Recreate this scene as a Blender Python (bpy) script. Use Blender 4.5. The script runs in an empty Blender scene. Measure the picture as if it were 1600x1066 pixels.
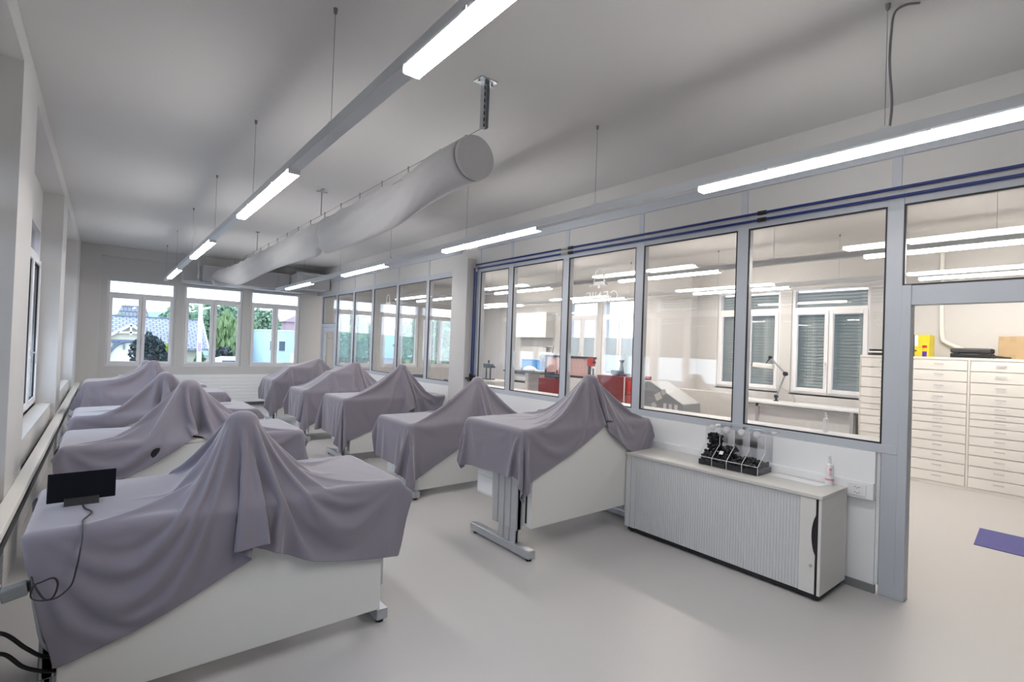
import bpy, bmesh, math, random
from mathutils import Vector, Matrix

SC = bpy.context.scene
COL = SC.collection
rnd = random.Random(7)
R = math.radians

# ------------------------------------------------------------------ camera
def make_camera():
    yaw, pitch, roll = R(38.76), R(.69), R(2.064)
    cy, sy, cp, sp = math.cos(yaw), math.sin(yaw), math.cos(pitch), math.sin(pitch)
    f = Vector((sy*cp, cy*cp, sp)); r0 = Vector((cy, -sy, 0)); u0 = r0.cross(f)
    r = math.cos(roll)*r0 + math.sin(roll)*u0
    u = -math.sin(roll)*r0 + math.cos(roll)*u0
    cd = bpy.data.cameras.new('Camera'); cd.sensor_width = 36; cd.lens = 791.2/1600*36
    cd.clip_end = 500; cd.clip_start = .02
    o = bpy.data.objects.new('Camera', cd); COL.objects.link(o)
    o.matrix_world = Matrix(((r.x, u.x, -f.x, 0), (r.y, u.y, -f.y, 0), (r.z, u.z, -f.z, 1.7), (0, 0, 0, 1)))
    SC.camera = o
make_camera()

# ------------------------------------------------------------------ view, world, portals
SC.view_settings.view_transform = 'Standard'
SC.view_settings.look = 'None'
SC.view_settings.gamma = 1
SC.view_settings.use_curve_mapping = False
SC.view_settings.exposure = 1.3
LAMP = 18.0          # radiance of the tubes over the benches
LAMP2 = 32.0        # radiance of the brighter tubes in the second room
SKY = 1.6

def make_world():
    w = bpy.data.worlds.new('World'); SC.world = w; w.use_nodes = True
    nt = w.node_tree; nt.nodes.clear()
    out = nt.nodes.new('ShaderNodeOutputWorld'); bg = nt.nodes.new('ShaderNodeBackground')
    tc = nt.nodes.new('ShaderNodeTexCoord'); sep = nt.nodes.new('ShaderNodeSeparateXYZ')
    ramp = nt.nodes.new('ShaderNodeValToRGB')
    nz = nt.nodes.new('ShaderNodeTexNoise'); nz.inputs['Scale'].default_value = 3.5; nz.inputs['Detail'].default_value = 5
    mix = nt.nodes.new('ShaderNodeMix'); mix.data_type = 'RGBA'
    nt.links.new(tc.outputs['Generated'], sep.inputs[0])
    nt.links.new(sep.outputs['Z'], ramp.inputs[0])
    e = ramp.color_ramp.elements
    e[0].position = 0; e[0].color = (.72, .86, 1.0, 1)
    e[1].position = .5; e[1].color = (.50, .70, 1.0, 1)
    nt.links.new(tc.outputs['Generated'], nz.inputs['Vector'])
    nt.links.new(nz.outputs['Fac'], mix.inputs[0])
    nt.links.new(ramp.outputs[0], mix.inputs[6]); mix.inputs[7].default_value = (.74, .86, 1.0, 1)
    nt.links.new(mix.outputs[2], bg.inputs[0]); bg.inputs[1].default_value = SKY
    nt.links.new(bg.outputs[0], out.inputs[0])
make_world()

def portal(loc, rot, sx, sy):
    ld = bpy.data.lights.new('window_portal', 'AREA'); ld.shape = 'RECTANGLE'; ld.size = sx; ld.size_y = sy
    ld.cycles.is_portal = True
    o = bpy.data.objects.new('window_portal', ld); COL.objects.link(o); o.location = loc; o.rotation_euler = rot
for ya, yb in ((-2.85, .4), (1.2, 4.45), (5.25, 8.5), (9.25, 12.5)):
    portal((-.78, (ya+yb)/2, 1.87), (0, R(-90), 0), 2.1, yb-ya)
for xa, xb in ((.0, 1.25), (1.42, 2.65), (2.83, 4.03)):
    portal(((xa+xb)/2, 14.2, 1.9), (R(-90), 0, 0), xb-xa, 1.95)

# ------------------------------------------------------------------ materials
def mat(name, col, rough=.5, metal=0., spec=.5, noise=0., nscale=8., bump=0., bscale=200., sheen=0., emit=None, estr=0., stretch=None):
    m = bpy.data.materials.new(name); m.use_nodes = True
    nt = m.node_tree; b = nt.nodes['Principled BSDF']
    b.inputs['Base Color'].default_value = (*col, 1); b.inputs['Roughness'].default_value = rough
    b.inputs['Metallic'].default_value = metal; b.inputs['Specular IOR Level'].default_value = spec
    if sheen:
        b.inputs['Sheen Weight'].default_value = sheen; b.inputs['Sheen Roughness'].default_value = .4
    if emit:
        b.inputs['Emission Color'].default_value = (*emit, 1); b.inputs['Emission Strength'].default_value = estr
    if noise or bump:
        tc = nt.nodes.new('ShaderNodeTexCoord'); mp = nt.nodes.new('ShaderNodeMapping')
        nt.links.new(tc.outputs['Object'], mp.inputs[0])
        if stretch: mp.inputs['Scale'].default_value = stretch
    if noise:
        n = nt.nodes.new('ShaderNodeTexNoise'); n.inputs['Scale'].default_value = nscale; n.inputs['Detail'].default_value = 4
        nt.links.new(mp.outputs[0], n.inputs['Vector'])
        r = nt.nodes.new('ShaderNodeMapRange'); r.inputs['To Min'].default_value = 1-noise; r.inputs['To Max'].default_value = 1+noise
        nt.links.new(n.outputs['Fac'], r.inputs['Value'])
        v = nt.nodes.new('ShaderNodeMix'); v.data_type = 'RGBA'; v.blend_type = 'MULTIPLY'; v.inputs[0].default_value = 1
        v.inputs[6].default_value = (*col, 1); nt.links.new(r.outputs[0], v.inputs[7]); nt.links.new(v.outputs[2], b.inputs['Base Color'])
    if bump:
        n2 = nt.nodes.new('ShaderNodeTexNoise'); n2.inputs['Scale'].default_value = bscale; n2.inputs['Detail'].default_value = 3
        nt.links.new(mp.outputs[0], n2.inputs['Vector'])
        bp = nt.nodes.new('ShaderNodeBump'); bp.inputs['Strength'].default_value = bump; bp.inputs['Distance'].default_value = .004
        nt.links.new(n2.outputs['Fac'], bp.inputs['Height']); nt.links.new(bp.outputs[0], b.inputs['Normal'])
    return m

def glass_mat(name, tint=(1, 1, 1), ior=1.5):
    m = bpy.data.materials.new(name); m.use_nodes = True
    nt = m.node_tree; nt.nodes.clear()
    out = nt.nodes.new('ShaderNodeOutputMaterial'); mx = nt.nodes.new('ShaderNodeMixShader')
    t = nt.nodes.new('ShaderNodeBsdfTransparent'); t.inputs[0].default_value = (*tint, 1)
    g = nt.nodes.new('ShaderNodeBsdfGlossy'); g.inputs['Roughness'].default_value = 0.0
    f = nt.nodes.new('ShaderNodeFresnel'); f.inputs[0].default_value = ior
    geo = nt.nodes.new('ShaderNodeNewGeometry'); mr = nt.nodes.new('ShaderNodeMapRange')      # same reflectance from both sides of a pane
    mr.inputs['To Min'].default_value = ior; mr.inputs['To Max'].default_value = 1/ior
    nt.links.new(geo.outputs['Backfacing'], mr.inputs['Value']); nt.links.new(mr.outputs[0], f.inputs[0])
    nt.links.new(f.outputs[0], mx.inputs[0]); nt.links.new(t.outputs[0], mx.inputs[1]); nt.links.new(g.outputs[0], mx.inputs[2])
    nt.links.new(mx.outputs[0], out.inputs[0])
    return m

def sticker_mat(name):
    m = bpy.data.materials.new(name); m.use_nodes = True
    nt = m.node_tree; nt.nodes.clear()
    out = nt.nodes.new('ShaderNodeOutputMaterial'); ad = nt.nodes.new('ShaderNodeAddShader')
    d = nt.nodes.new('ShaderNodeBsdfDiffuse'); d.inputs[0].default_value = (.5, .5, .5, 1)
    t = nt.nodes.new('ShaderNodeBsdfTranslucent'); t.inputs[0].default_value = (.5, .5, .5, 1)
    nt.links.new(d.outputs[0], ad.inputs[0]); nt.links.new(t.outputs[0], ad.inputs[1]); nt.links.new(ad.outputs[0], out.inputs[0])
    return m

def roof_mat():
    m = mat('roof_tile', (.30, .31, .35), .8)
    nt = m.node_tree; b = nt.nodes['Principled BSDF']
    br = nt.nodes.new('ShaderNodeTexBrick'); br.inputs['Scale'].default_value = 1
    br.inputs['Brick Width'].default_value = .45; br.inputs['Row Height'].default_value = .34; br.inputs['Mortar Size'].default_value = .04
    br.inputs['Color1'].default_value = (.30, .31, .36, 1); br.inputs['Color2'].default_value = (.36, .37, .42, 1); br.inputs['Mortar'].default_value = (.15, .15, .18, 1)
    tc = nt.nodes.new('ShaderNodeTexCoord'); mp = nt.nodes.new('ShaderNodeMapping'); mp.inputs['Rotation'].default_value = (R(-29), 0, 0)
    nt.links.new(tc.outputs['Object'], mp.inputs[0]); nt.links.new(mp.outputs[0], br.inputs['Vector'])
    nt.links.new(br.outputs[0], b.inputs['Base Color'])
    return m

M = {
 'wall': mat('white_paint', (.58, .57, .56), .7, noise=.02, nscale=2, bump=.05, bscale=120),
 'ceiling': mat('ceiling_paint', (.60, .59, .58), .85, noise=.02, nscale=1.5),
 'floor': mat('grey_vinyl', (.50, .483, .478), .36, spec=.4, noise=.03, nscale=90, bump=.02, bscale=300),
 'alu': mat('grey_aluminium_paint', (.48, .51, .56), .4, spec=.5, noise=.02, nscale=3),
 'alu_metal': mat('anodised_aluminium', (.55, .57, .60), .35, metal=.8, noise=.03, nscale=20, stretch=(1, 1, .05)),
 'panel': mat('white_laminate', (.84, .85, .86), .35),
 'upvc': mat('white_window_plastic', (.80, .80, .82), .3),
 'gasket': mat('black_rubber_seal', (.012, .012, .015), .5),
 'glass': glass_mat('clear_glass'),
 'acrylic': glass_mat('clear_acrylic', (.99, .99, 1.0), 1.25),
 'acrylic_edge': mat('acrylic_edge', (.85, .87, .88), .2),
 'black': mat('black_plastic', (.012, .012, .014), .4),
 'blackish': mat('dark_grey_plastic', (.035, .036, .04), .45),
 'blackgloss': mat('black_screen', (.008, .009, .014), .15),
 'cloth': mat('grey_lilac_fabric', (.235, .214, .258), .75, spec=.35, sheen=.6, noise=.04, nscale=350, bump=.12, bscale=900),
 'body': mat('bench_white', (.72, .715, .69), .4),
 'tabletop': mat('bench_top', (.72, .70, .64), .45),
 'tambour': mat('grey_tambour', (.62, .63, .64), .45),
 'cabgrey': mat('light_grey_cabinet', (.72, .71, .68), .45),
 'cabtop': mat('cabinet_top', (.62, .61, .58), .4, noise=.02, nscale=40),
 'plinth': mat('grey_plinth', (.20, .21, .22), .5),
 'bluepipe': mat('blue_pipe', (.012, .03, .17), .35),
 'brass': mat('nickel_fitting', (.55, .52, .48), .3, metal=.9),
 'steel': mat('zinc_steel', (.55, .58, .60), .35, metal=.9),
 'wire': mat('wire_grey', (.25, .25, .26), .5, metal=.3),
 'lamp_body': mat('lamp_rail', (.60, .63, .66), .4),
 'lamp_glow': mat('lamp_diffuser', (.9, .9, .9), .5, emit=(1.0, .975, .955), estr=LAMP),
 'lamp_glow2': mat('lamp_diffuser_bright', (.9, .9, .9), .5, emit=(1.0, .93, .84), estr=LAMP2),
 'duct': mat('duct_fabric', (.47, .465, .47), .85, sheen=.2, noise=.03, nscale=30, bump=.1, bscale=400),
 'cream': mat('cream_steel', (.80, .775, .735), .4),
 'handle': mat('chrome_handle', (.78, .78, .79), .25, metal=.25),
 'yellow': mat('yellow_card', (.72, .56, .02), .5),
 'blue': mat('blue_card', (.02, .08, .45), .5),
 'bluebox': mat('sky_blue_plastic', (.05, .30, .72), .4),
 'red': mat('red_paint', (.28, .015, .013), .4),
 'redbright': mat('bright_red_plastic', (.60, .035, .03), .4),
 'palered': mat('pale_red_grille', (.72, .42, .40), .5),
 'purple': mat('violet_label', (.10, .03, .35), .4),
 'cardboard': mat('cardboard', (.40, .285, .165), .8, noise=.06, nscale=12),
 'tape': mat('brown_tape', (.34, .25, .14), .4),
 'mat_blue': mat('blue_floor_mat', (.062, .062, .25), .6, noise=.15, nscale=60),
 'greymachine': mat('grey_machine', (.33, .34, .35), .4),
 'whitemachine': mat('white_machine', (.80, .80, .80), .35),
 'slate': mat('slate_blue_iron', (.06, .08, .12), .4),
 'paper': mat('paper', (.82, .82, .84), .7),
 'papergrey': mat('printed_paper', (.60, .60, .64), .7),
 'bottle': mat('white_bottle', (.82, .82, .84), .3),
 'bottle_label': mat('pink_label', (.75, .25, .28), .5),
 'frost': mat('frosted_film', (.60, .74, .86), .6),
 'slat': mat('blind_slat', (.30, .34, .33), .5),
 'slat_added': mat('added_blind_slat', (.10, .11, .13), .5),
 'white_sticker': sticker_mat('white_lettering'),
 'badge': mat('badge_grey', (.55, .55, .56), .5),
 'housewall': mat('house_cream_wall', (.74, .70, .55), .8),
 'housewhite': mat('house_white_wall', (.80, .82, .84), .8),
 'timber': mat('grey_blue_timber', (.16, .20, .28), .7),
 'barge': mat('white_barge_board', (.82, .84, .88), .6),
 'roof': roof_mat(),
 'modern': mat('pale_blue_render', (.50, .68, .82), .8),
 'darkglass': mat('dark_window', (.08, .11, .15), .15),
 'leafdark': mat('dark_leaves', (.035, .05, .055), .7),
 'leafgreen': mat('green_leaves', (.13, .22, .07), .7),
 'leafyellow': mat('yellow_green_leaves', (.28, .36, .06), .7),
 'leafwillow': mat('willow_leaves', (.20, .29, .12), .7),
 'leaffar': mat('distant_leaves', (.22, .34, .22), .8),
 'bark': mat('bark', (.10, .07, .05), .9),
 'ground': mat('gravel', (.20, .20, .20), .9, noise=.1, nscale=1),
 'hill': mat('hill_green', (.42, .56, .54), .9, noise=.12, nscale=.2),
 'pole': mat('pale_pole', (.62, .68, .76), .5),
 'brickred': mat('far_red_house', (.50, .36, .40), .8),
}

# ------------------------------------------------------------------ helpers
class MB:
    def __init__(s): s.bm = bmesh.new()
    def box(s, x0, x1, y0, y1, z0, z1):
        v = [s.bm.verts.new(p) for p in ((x0, y0, z0), (x1, y0, z0), (x1, y1, z0), (x0, y1, z0), (x0, y0, z1), (x1, y0, z1), (x1, y1, z1), (x0, y1, z1))]
        for f in ((3, 2, 1, 0), (4, 5, 6, 7), (0, 1, 5, 4), (1, 2, 6, 5), (2, 3, 7, 6), (3, 0, 4, 7)): s.bm.faces.new([v[i] for i in f])
        return s
    def obox(s, c, ax, ay, az, sx, sy, sz):
        c, ax, ay, az = Vector(c), Vector(ax).normalized(), Vector(ay).normalized(), Vector(az).normalized()
        v = [s.bm.verts.new(c + ax*sx*i/2 + ay*sy*j/2 + az*sz*k/2) for k in (-1, 1) for (i, j) in ((-1, -1), (1, -1), (1, 1), (-1, 1))]
        for f in ((3, 2, 1, 0), (4, 5, 6, 7), (0, 1, 5, 4), (1, 2, 6, 5), (2, 3, 7, 6), (3, 0, 4, 7)): s.bm.faces.new([v[i] for i in f])
        return s
    def prism(s, pts, off):
        off = Vector(off); a = [s.bm.verts.new(p) for p in pts]; b = [s.bm.verts.new(Vector(p)+off) for p in pts]; n = len(a)
        s.bm.faces.new(a[::-1]); s.bm.faces.new(b)
        for i in range(n): s.bm.faces.new((a[i], a[(i+1) % n], b[(i+1) % n], b[i]))
        return s
    def rings(s, rings, cap=True):
        rv = [[s.bm.verts.new(p) for p in r] for r in rings]; n = len(rv[0])
        for a, b in zip(rv, rv[1:]):
            for i in range(n): s.bm.faces.new((a[i], a[(i+1) % n], b[(i+1) % n], b[i]))
        if cap: s.bm.faces.new(rv[0][::-1]); s.bm.faces.new(rv[-1])
        return s
    def tube(s, pts, r, n=8, cap=True):
        pts = [Vector(p) for p in pts]; rg = []; prev = None
        for i, p in enumerate(pts):
            d = (pts[min(i+1, len(pts)-1)] - pts[max(i-1, 0)]).normalized()
            if prev is None: a = Vector((0, 0, 1)) if abs(d.z) < .9 else Vector((1, 0, 0)); u = (a - d*a.dot(d)).normalized()
            else: u = (prev - d*prev.dot(d)).normalized()
            prev = u; w = d.cross(u); rr = r[i] if isinstance(r, (list, tuple)) else r
            rg.append([p + (u*math.cos(2*math.pi*k/n) + w*math.sin(2*math.pi*k/n))*rr for k in range(n)])
        return s.rings(rg, cap)
    def lathe(s, c, prof, n=16, axis=(0, 0, 1)):
        c = Vector(c); d = Vector(axis).normalized(); a = Vector((1, 0, 0)) if abs(d.x) < .9 else Vector((0, 1, 0))
        u = (a - d*a.dot(d)).normalized(); w = d.cross(u)
        return s.rings([[c + d*z + (u*math.cos(2*math.pi*k/n) + w*math.sin(2*math.pi*k/n))*max(r, .0005) for k in range(n)] for r, z in prof])
    def build(s, name, m, parent=None, bev=0., smooth=False, kind=None, origin=None):
        bmesh.ops.recalc_face_normals(s.bm, faces=s.bm.faces)
        me = bpy.data.meshes.new(name); s.bm.to_mesh(me); s.bm.free()
        o = bpy.data.objects.new(name, me); COL.objects.link(o)
        if m: me.materials.append(M[m])
        if parent is not None:
            me.transform(Matrix.Translation(-wloc(parent))); o.parent = parent
        elif origin is not None:
            me.transform(Matrix.Translation(-Vector(origin))); o.location = origin
        if smooth:
            for p in me.polygons: p.use_smooth = True
            try: me.set_sharp_from_angle(angle=R(40))
            except Exception: pass
        if bev:
            b = o.modifiers.new('edge', 'BEVEL'); b.width = bev; b.segments = 2; b.limit_method = 'ANGLE'; b.angle_limit = R(40)
        if kind: o['kind'] = kind
        return o

def wloc(o):
    v = Vector((0, 0, 0))
    while o is not None: v = v + o.location; o = o.parent
    return v
def tag(o, label, cat, group=None, kind=None):
    o['label'] = label; o['category'] = cat
    if group: o['group'] = group
    if kind: o['kind'] = kind
    return o
def thing(name, label, cat, loc, group=None):
    o = bpy.data.objects.new(name, None); COL.objects.link(o); o.location = loc; o.empty_display_size = .1
    return tag(o, label, cat, group)
def box1(name, m, b, parent=None, bev=0., kind=None):
    return MB().box(*b).build(name, m, parent, bev, kind=kind)
def copy_tree(o, parent=None):
    c = o.copy(); COL.objects.link(c)
    if parent is not None: c.parent = parent
    for ch in list(o.children): copy_tree(ch, c)
    return c
def spline(pts, n=8):
    pts = [Vector(p) for p in pts]; out = []
    for i in range(len(pts)-1):
        p0, p1, p2, p3 = pts[max(i-1, 0)], pts[i], pts[i+1], pts[min(i+2, len(pts)-1)]
        for k in range(n):
            t = k/n
            out.append(.5*((2*p1) + (p2-p0)*t + (2*p0-5*p1+4*p2-p3)*t*t + (3*p1-p0-3*p2+p3)*t**3))
    out.append(pts[-1]); return out

PX = 4.447          # room face of the glazed partition
YB = 14.1           # room face of the back wall
HC = 3.57           # ceiling height
XW = 9.75           # far wall of the second room

# ------------------------------------------------------------------ shell
box1('floor', 'floor', (-.9, XW+.3, -4, YB+.3, -.12, 0), kind='structure')
box1('ceiling', 'ceiling', (-.9, XW+.3, -4, YB+.3, HC, HC+.15), kind='structure')

def wall_left():
    m = MB()
    for a, b in ((-4, -2.85), (.4, 1.2), (4.45, 5.25), (8.5, 9.25), (12.5, YB)):
        m.box(-.90, -.46, a, b, 0, HC)
    for a, b in ((-2.85, .4), (1.2, 4.45), (5.25, 8.5), (9.25, 12.5)):
        m.box(-.90, -.50, a, b, 0, .80)
        m.box(-.90, -.46, a, b, 3.40, HC)
        m.box(-.90, -.66, a, b, 2.92, 3.40)
    m.build('wall_left', 'wall', kind='structure')
wall_left()
def wall_back():
    m = MB()
    xs = [(-.90, .0), (1.25, 1.42), (2.65, 2.83), (4.03, PX+.2)]
    for a, b in xs: m.box(a, b, YB, YB+.3, 0, HC)
    for a, b in ((0, 1.25), (1.42, 2.65), (2.83, 4.03)):
        m.box(a, b, YB, YB+.3, 0, .97); m.box(a, b, YB, YB+.3, 2.86, HC)
    x = PX+.2
    for a, b in ((4.95, 6.15), (6.40, 7.60), (7.80, 9.00)):
        m.box(x, a, YB, YB+.3, 0, HC); m.box(a, b, YB, YB+.3, 0, .97); m.box(a, b, YB, YB+.3, 2.86, HC); x = b
    m.box(x, XW+.3, YB, YB+.3, 0, HC)
    m.build('wall_back', 'wall', kind='structure')
    box1('wall_pilaster', 'wall', (-.46, -.12, YB-.16, YB, 0, HC), kind='structure')
    box1('ceiling_beam', 'wall', (-.12, PX, YB-.22, YB, 3.36, HC), kind='structure')
wall_back()
def wall_far():
    m = MB()
    op = [(2.80, 4.02), (4.22, 5.45), (7.45, 8.55), (8.70, 9.80)]
    y = -4
    for a, b in op:
        m.box(XW, XW+.3, y, a, 0, HC); m.box(XW, XW+.3, a, b, 0, 1.06); m.box(XW, XW+.3, a, b, 2.93, HC); y = b
    m.box(XW, XW+.3, y, YB, 0, HC)
    m.box(XW-.25, XW, 5.9, 6.4, 0, HC)
    m.build('wall_far', 'wall', kind='structure')
    box1('wall_front', 'plinth', (-.9, XW+.3, -4.2, -4, 0, HC), kind='structure')
wall_far()
box1('baseboard_back', 'plinth', (-.12, PX, YB-.012, YB, 0, .09), kind='structure')

# ------------------------------------------------------------------ outside windows (frame, two casements, transom light)
def window(n, f, u0, u1, zt, ztr, zb, d0, handle_side=1, extra=None, transom=True):
    """f maps (u, d, z) to the world; d grows outwards from the room."""
    def bx(m, a, b, c, d, e, g):
        p, q = f(a, c, e), f(b, d, g)
        m.box(min(p[0], q[0]), max(p[0], q[0]), min(p[1], q[1]), max(p[1], q[1]), min(p[2], q[2]), max(p[2], q[2]))
    m = MB(); t = .05; um = (u0+u1)/2
    bx(m, u0, u0+t, d0, d0+.09, zb, zt); bx(m, u1-t, u1, d0, d0+.09, zb, zt)
    bx(m, u0+t, u1-t, d0, d0+.09, zt-.02, zt); bx(m, u0+t, u1-t, d0, d0+.09, zb, zb+t)
    bx(m, u0+t, u1-t, d0, d0+.09, ztr-.03, ztr+.05)
    bx(m, um-.02, um+.02, d0+.02, d0+.09, zb+t, ztr-.03)
    bx(m, u0-.02, u1+.02, d0-.03, d0, zb-.035, zb)          # sill strip
    root = m.build(f'window_{n}', 'upvc', bev=.004, kind='structure')
    m = MB(); bx(m, u0+t, u1-t, d0+.05, d0+.056, ztr+.05, zt-.02); m.build('transom_pane', 'glass', root)
    for k, (a, b) in enumerate(((u0+t-.015, um-.004), (um+.004, u1-t+.015))):
        s = MB(); w = .062; e, g = zb+t-.015, ztr-.015
        bx(s, a, a+w, d0-.02, d0+.05, e, g); bx(s, b-w, b, d0-.02, d0+.05, e, g)
        bx(s, a+w, b-w, d0-.02, d0+.05, e, e+w); bx(s, a+w, b-w, d0-.02, d0+.05, g-w, g)
        sash = s.build('sash', 'upvc', root, bev=.005)
        p = MB(); bx(p, a+w, b-w, d0+.012, d0+.018, e+w, g-w); p.build('pane', 'glass', sash)
        q = MB(); r_ = .006
        bx(q, a+w, a+w+r_, d0-.004, d0+.012, e+w, g-w); bx(q, b-w-r_, b-w, d0-.004, d0+.012, e+w, g-w)
        bx(q, a+w, b-w, d0-.004, d0+.012, e+w, e+w+r_); bx(q, a+w, b-w, d0-.004, d0+.012, g-w-r_, g-w)
        q.build('seal', 'gasket' if extra == 'dark' else 'upvc', sash)
        if k == (0 if handle_side < 0 else 1):
            h = MB(); uc = a+w/2 if k == 1 else b-w/2; zc = e+(g-e)*.36
            bx(h, uc-.014, uc+.014, d0-.032, d0-.02, zc-.035, zc+.035)
            bx(h, uc-.009, uc+.009, d0-.075, d0-.03, zc-.009, zc+.009)
            bx(h, uc-.010, uc+.010, d0-.078, d0-.060, zc-.12, zc+.012)
            h.build('handle', 'handle' if extra == 'dark' else 'upvc', sash, bev=.004)
    return root
fb = lambda u, d, z: (u, YB+d, z)
for i, (a, b) in enumerate(((.0, 1.25), (1.42, 2.65), (2.83, 4.03))):
    window(i+1, fb, a, b, 2.86, 2.545, .975, .05)
fl = lambda u, d, z: (-.66-d, u, z)
n = 4
for a, b in ((-2.85, .4), (1.2, 4.45), (5.25, 8.5), (9.25, 12.5)):
    h = (a+b)/2
    for u0, u1 in ((a, h), (h, b)):
        w = window(n, fl, u0, u1, 2.92, 2.55, .80, .0, extra='dark'); n += 1
        if True:                                              # outside blinds added to cut daylight, let down fully or to above bench height
            s = MB(); z = .84 if a < 5 else 1.62
            while z < 2.92: s.obox((-.84, (u0+u1)/2, z), (0, 1, 0), (1, 0, -.9), (.9, 0, 1), u1-u0-.04, .080, .003); z += .055
            s.build('blind', 'slat_added', w)
ff = lambda u, d, z: (XW+d, u, z)
blind_windows = []
for i, (a, b) in enumerate(((2.80, 4.02), (4.22, 5.45), (7.45, 8.55), (8.70, 9.80))):
    w = window(n, ff, a, b, 2.93, 2.55, 1.06, .03); n += 1
    if i < 2:
        s = MB(); z = 1.10
        while z < 2.90:
            s.obox((XW+.20, (a+b)/2, z), (0, 1, 0), (1, 0, 1.7), (-1.7, 0, 1), b-a-.04, .064, .003); z += .055
        for yy in (a+.2, b-.2): s.box(XW+.198, XW+.202, yy-.003, yy+.003, 1.1, 2.9)
        bl = s.build('blind', 'slat', w)
    else:
        s = MB()
        um = (a+b)/2
        for p, q in ((a+.11, um-.07), (um+.07, b-.11)): s.box(XW+.052, XW+.054, p, q, 1.15, 2.02)
        s.build('frosted_film', 'frost', w)

for a, b in ((4.95, 6.15), (6.40, 7.60), (7.80, 9.00)):
    window(n, fb, a, b, 2.86, 2.545, .975, .05); n += 1

# ------------------------------------------------------------------ glazed partition (right wall)
POSTS = [13.57, 12.50, 11.42, 10.34, 9.17, 7.98]
POSTS2 = [6.40, 5.61, 4.51, 3.39, 2.265, 1.135]
ZG0, ZG1 = 1.09, 2.83
D = .085
def partition():
    w = MB()
    MB().box(PX, PX+D, -4, YB, 3.30, HC).build('wall_right_upper', 'ceiling', kind='structure')
    hp = MB()
    for a, b in ((6.45, YB), (1.19, 6.45), (-4, 1.19)): hp.box(PX+.012, PX+D-.012, a, b, 2.90, 3.22)   # head panels
    hp.build('wall_right_head', 'wall', kind='structure')
    w.box(PX+.008, PX+D-.01, 1.19, 12.45, .06, 1.03)                # spandrel panel
    w.box(PX-.035, PX+.008, 1.21, 6.5, .80, 1.025)                  # upper apron board
    w.box(PX-.012, PX+.008, 1.21, 6.5, .06, .70)
    w.box(PX-.028, PX+.008, 7.0, 12.4, .55, 1.02)
    w.box(PX, PX+D, -4, -.15, 0, 2.9)
    w.build('wall_right', 'panel', kind='structure')
    c = MB(); c.box(PX-.155, PX+.12, 6.5, 6.93, 0, 3.04); c.build('wall_pillar', 'wall', kind='structure')
    fr = MB()
    for y in POSTS + POSTS2:
        wd = .05 if y != 1.135 else .05
        fr.box(PX-.006, PX+D, y-wd, y+wd, 0 if y in (13.57, 12.50, 1.135) else 1.03, 2.93); fr.box(PX+.004, PX+D, y-.03, y+.03, 2.93, 3.19)
    for a, b in ((6.93, 13.62), (1.085, 6.45), (-.15, 1.085)):
        fr.box(PX-.003, PX+D-.003, a, b, ZG1, 2.927)                        # head rail
        fr.box(PX-.012, PX+D-.004, a, b, 3.185, 3.30)                       # top rail
    for a, b in ((6.93, 12.45), (1.085, 6.45)):
        fr.box(PX-.010, PX+D-.006, a, b, 1.025, ZG0)                        # sill rail
    fr.box(PX-.003, PX+D-.003, -.14, 1.085, 2.10, 2.24)                    # door head
    fr.box(PX-.010, PX+D+.003, 1.03, 1.087, 0, 2.243)                       # door jamb
    fr.box(PX-.006, PX+D, 12.55, 13.52, 2.05, 2.13)
    fr.box(PX-.006, PX+D, -.15, -.05, 0, 3.2)
    fr.build('trim_1', 'alu', bev=.004, kind='structure')
    bb = MB(); bb.box(PX-.022, PX+.006, 1.20, 6.5, 0, .06); bb.box(PX-.022, PX+.006, 6.93, 12.45, 0, .06)
    bb.build('baseboard_right', 'plinth', kind='structure')
    k = [n]
    def pane(y0, y1, z0, z1):
        g = MB(); e = .011
        for x0, x1 in ((PX-.004, PX+.010),):
            g.box(x0, x1, y0, y0+e, z0, z1); g.box(x0, x1, y1-e, y1, z0, z1)
            g.box(x0, x1, y0+e, y1-e, z0, z0+e); g.box(x0, x1, y0+e, y1-e, z1-e, z1)
        r = g.build(f'window_{k[0]}', 'gasket', kind='structure'); k[0] += 1
        MB().box(PX+.012, PX+.018, y0, y1, z0, z1).build('pane', 'glass', r)
        MB().box(PX+.050, PX+.056, y0, y1, z0, z1).build('pane', 'glass', r)
        return r
    seq = [13.57, 12.50, 11.42, 10.34, 9.17, 7.98, 6.88]
    res = {}
    for a, b in zip(seq, seq[1:]):
        lo = b+.05
        res[a] = pane(lo, a-.05, 2.13 if a == 13.57 else ZG0, ZG1)
    for a, b in zip(POSTS2, POSTS2[1:]): res[a] = pane(b+.05, a-.05, ZG0, ZG1)
    res['door'] = pane(-.05, 1.085, 2.24, ZG1)
    # aluminium door at the far end
    d = MB()
    for a, b in ((12.56, 12.66), (13.41, 13.51)): d.box(PX+.01, PX+.06, a, b, .01, 2.045)
    d.box(PX+.01, PX+.06, 12.66, 13.41, 1.93, 2.045); d.box(PX+.01, PX+.06, 12.66, 13.41, .01, .16)
    door = d.build('door_1', 'alu', bev=.003, kind='structure')
    MB().box(PX+.03, PX+.036, 12.66, 13.41, .16, 1.93).build('pane', 'glass', door)
    hh = MB(); hh.tube([(PX-.05, 13.0, .55), (PX-.05, 13.0, 1.9)], .02); hh.box(PX-.05, PX+.03, 12.99, 13.01, .7, .72); hh.box(PX-.05, PX+.03, 12.99, 13.01, 1.75, 1.77)
    hh.build('handle', 'greymachine', door)
    # inner ledge of the glazing on the second room's side
    box1('trim_2', 'panel', (PX+D, PX+.31, 1.19, 6.45, 1.03, 1.093), kind='structure')
    return res
PANES = partition()

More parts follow.
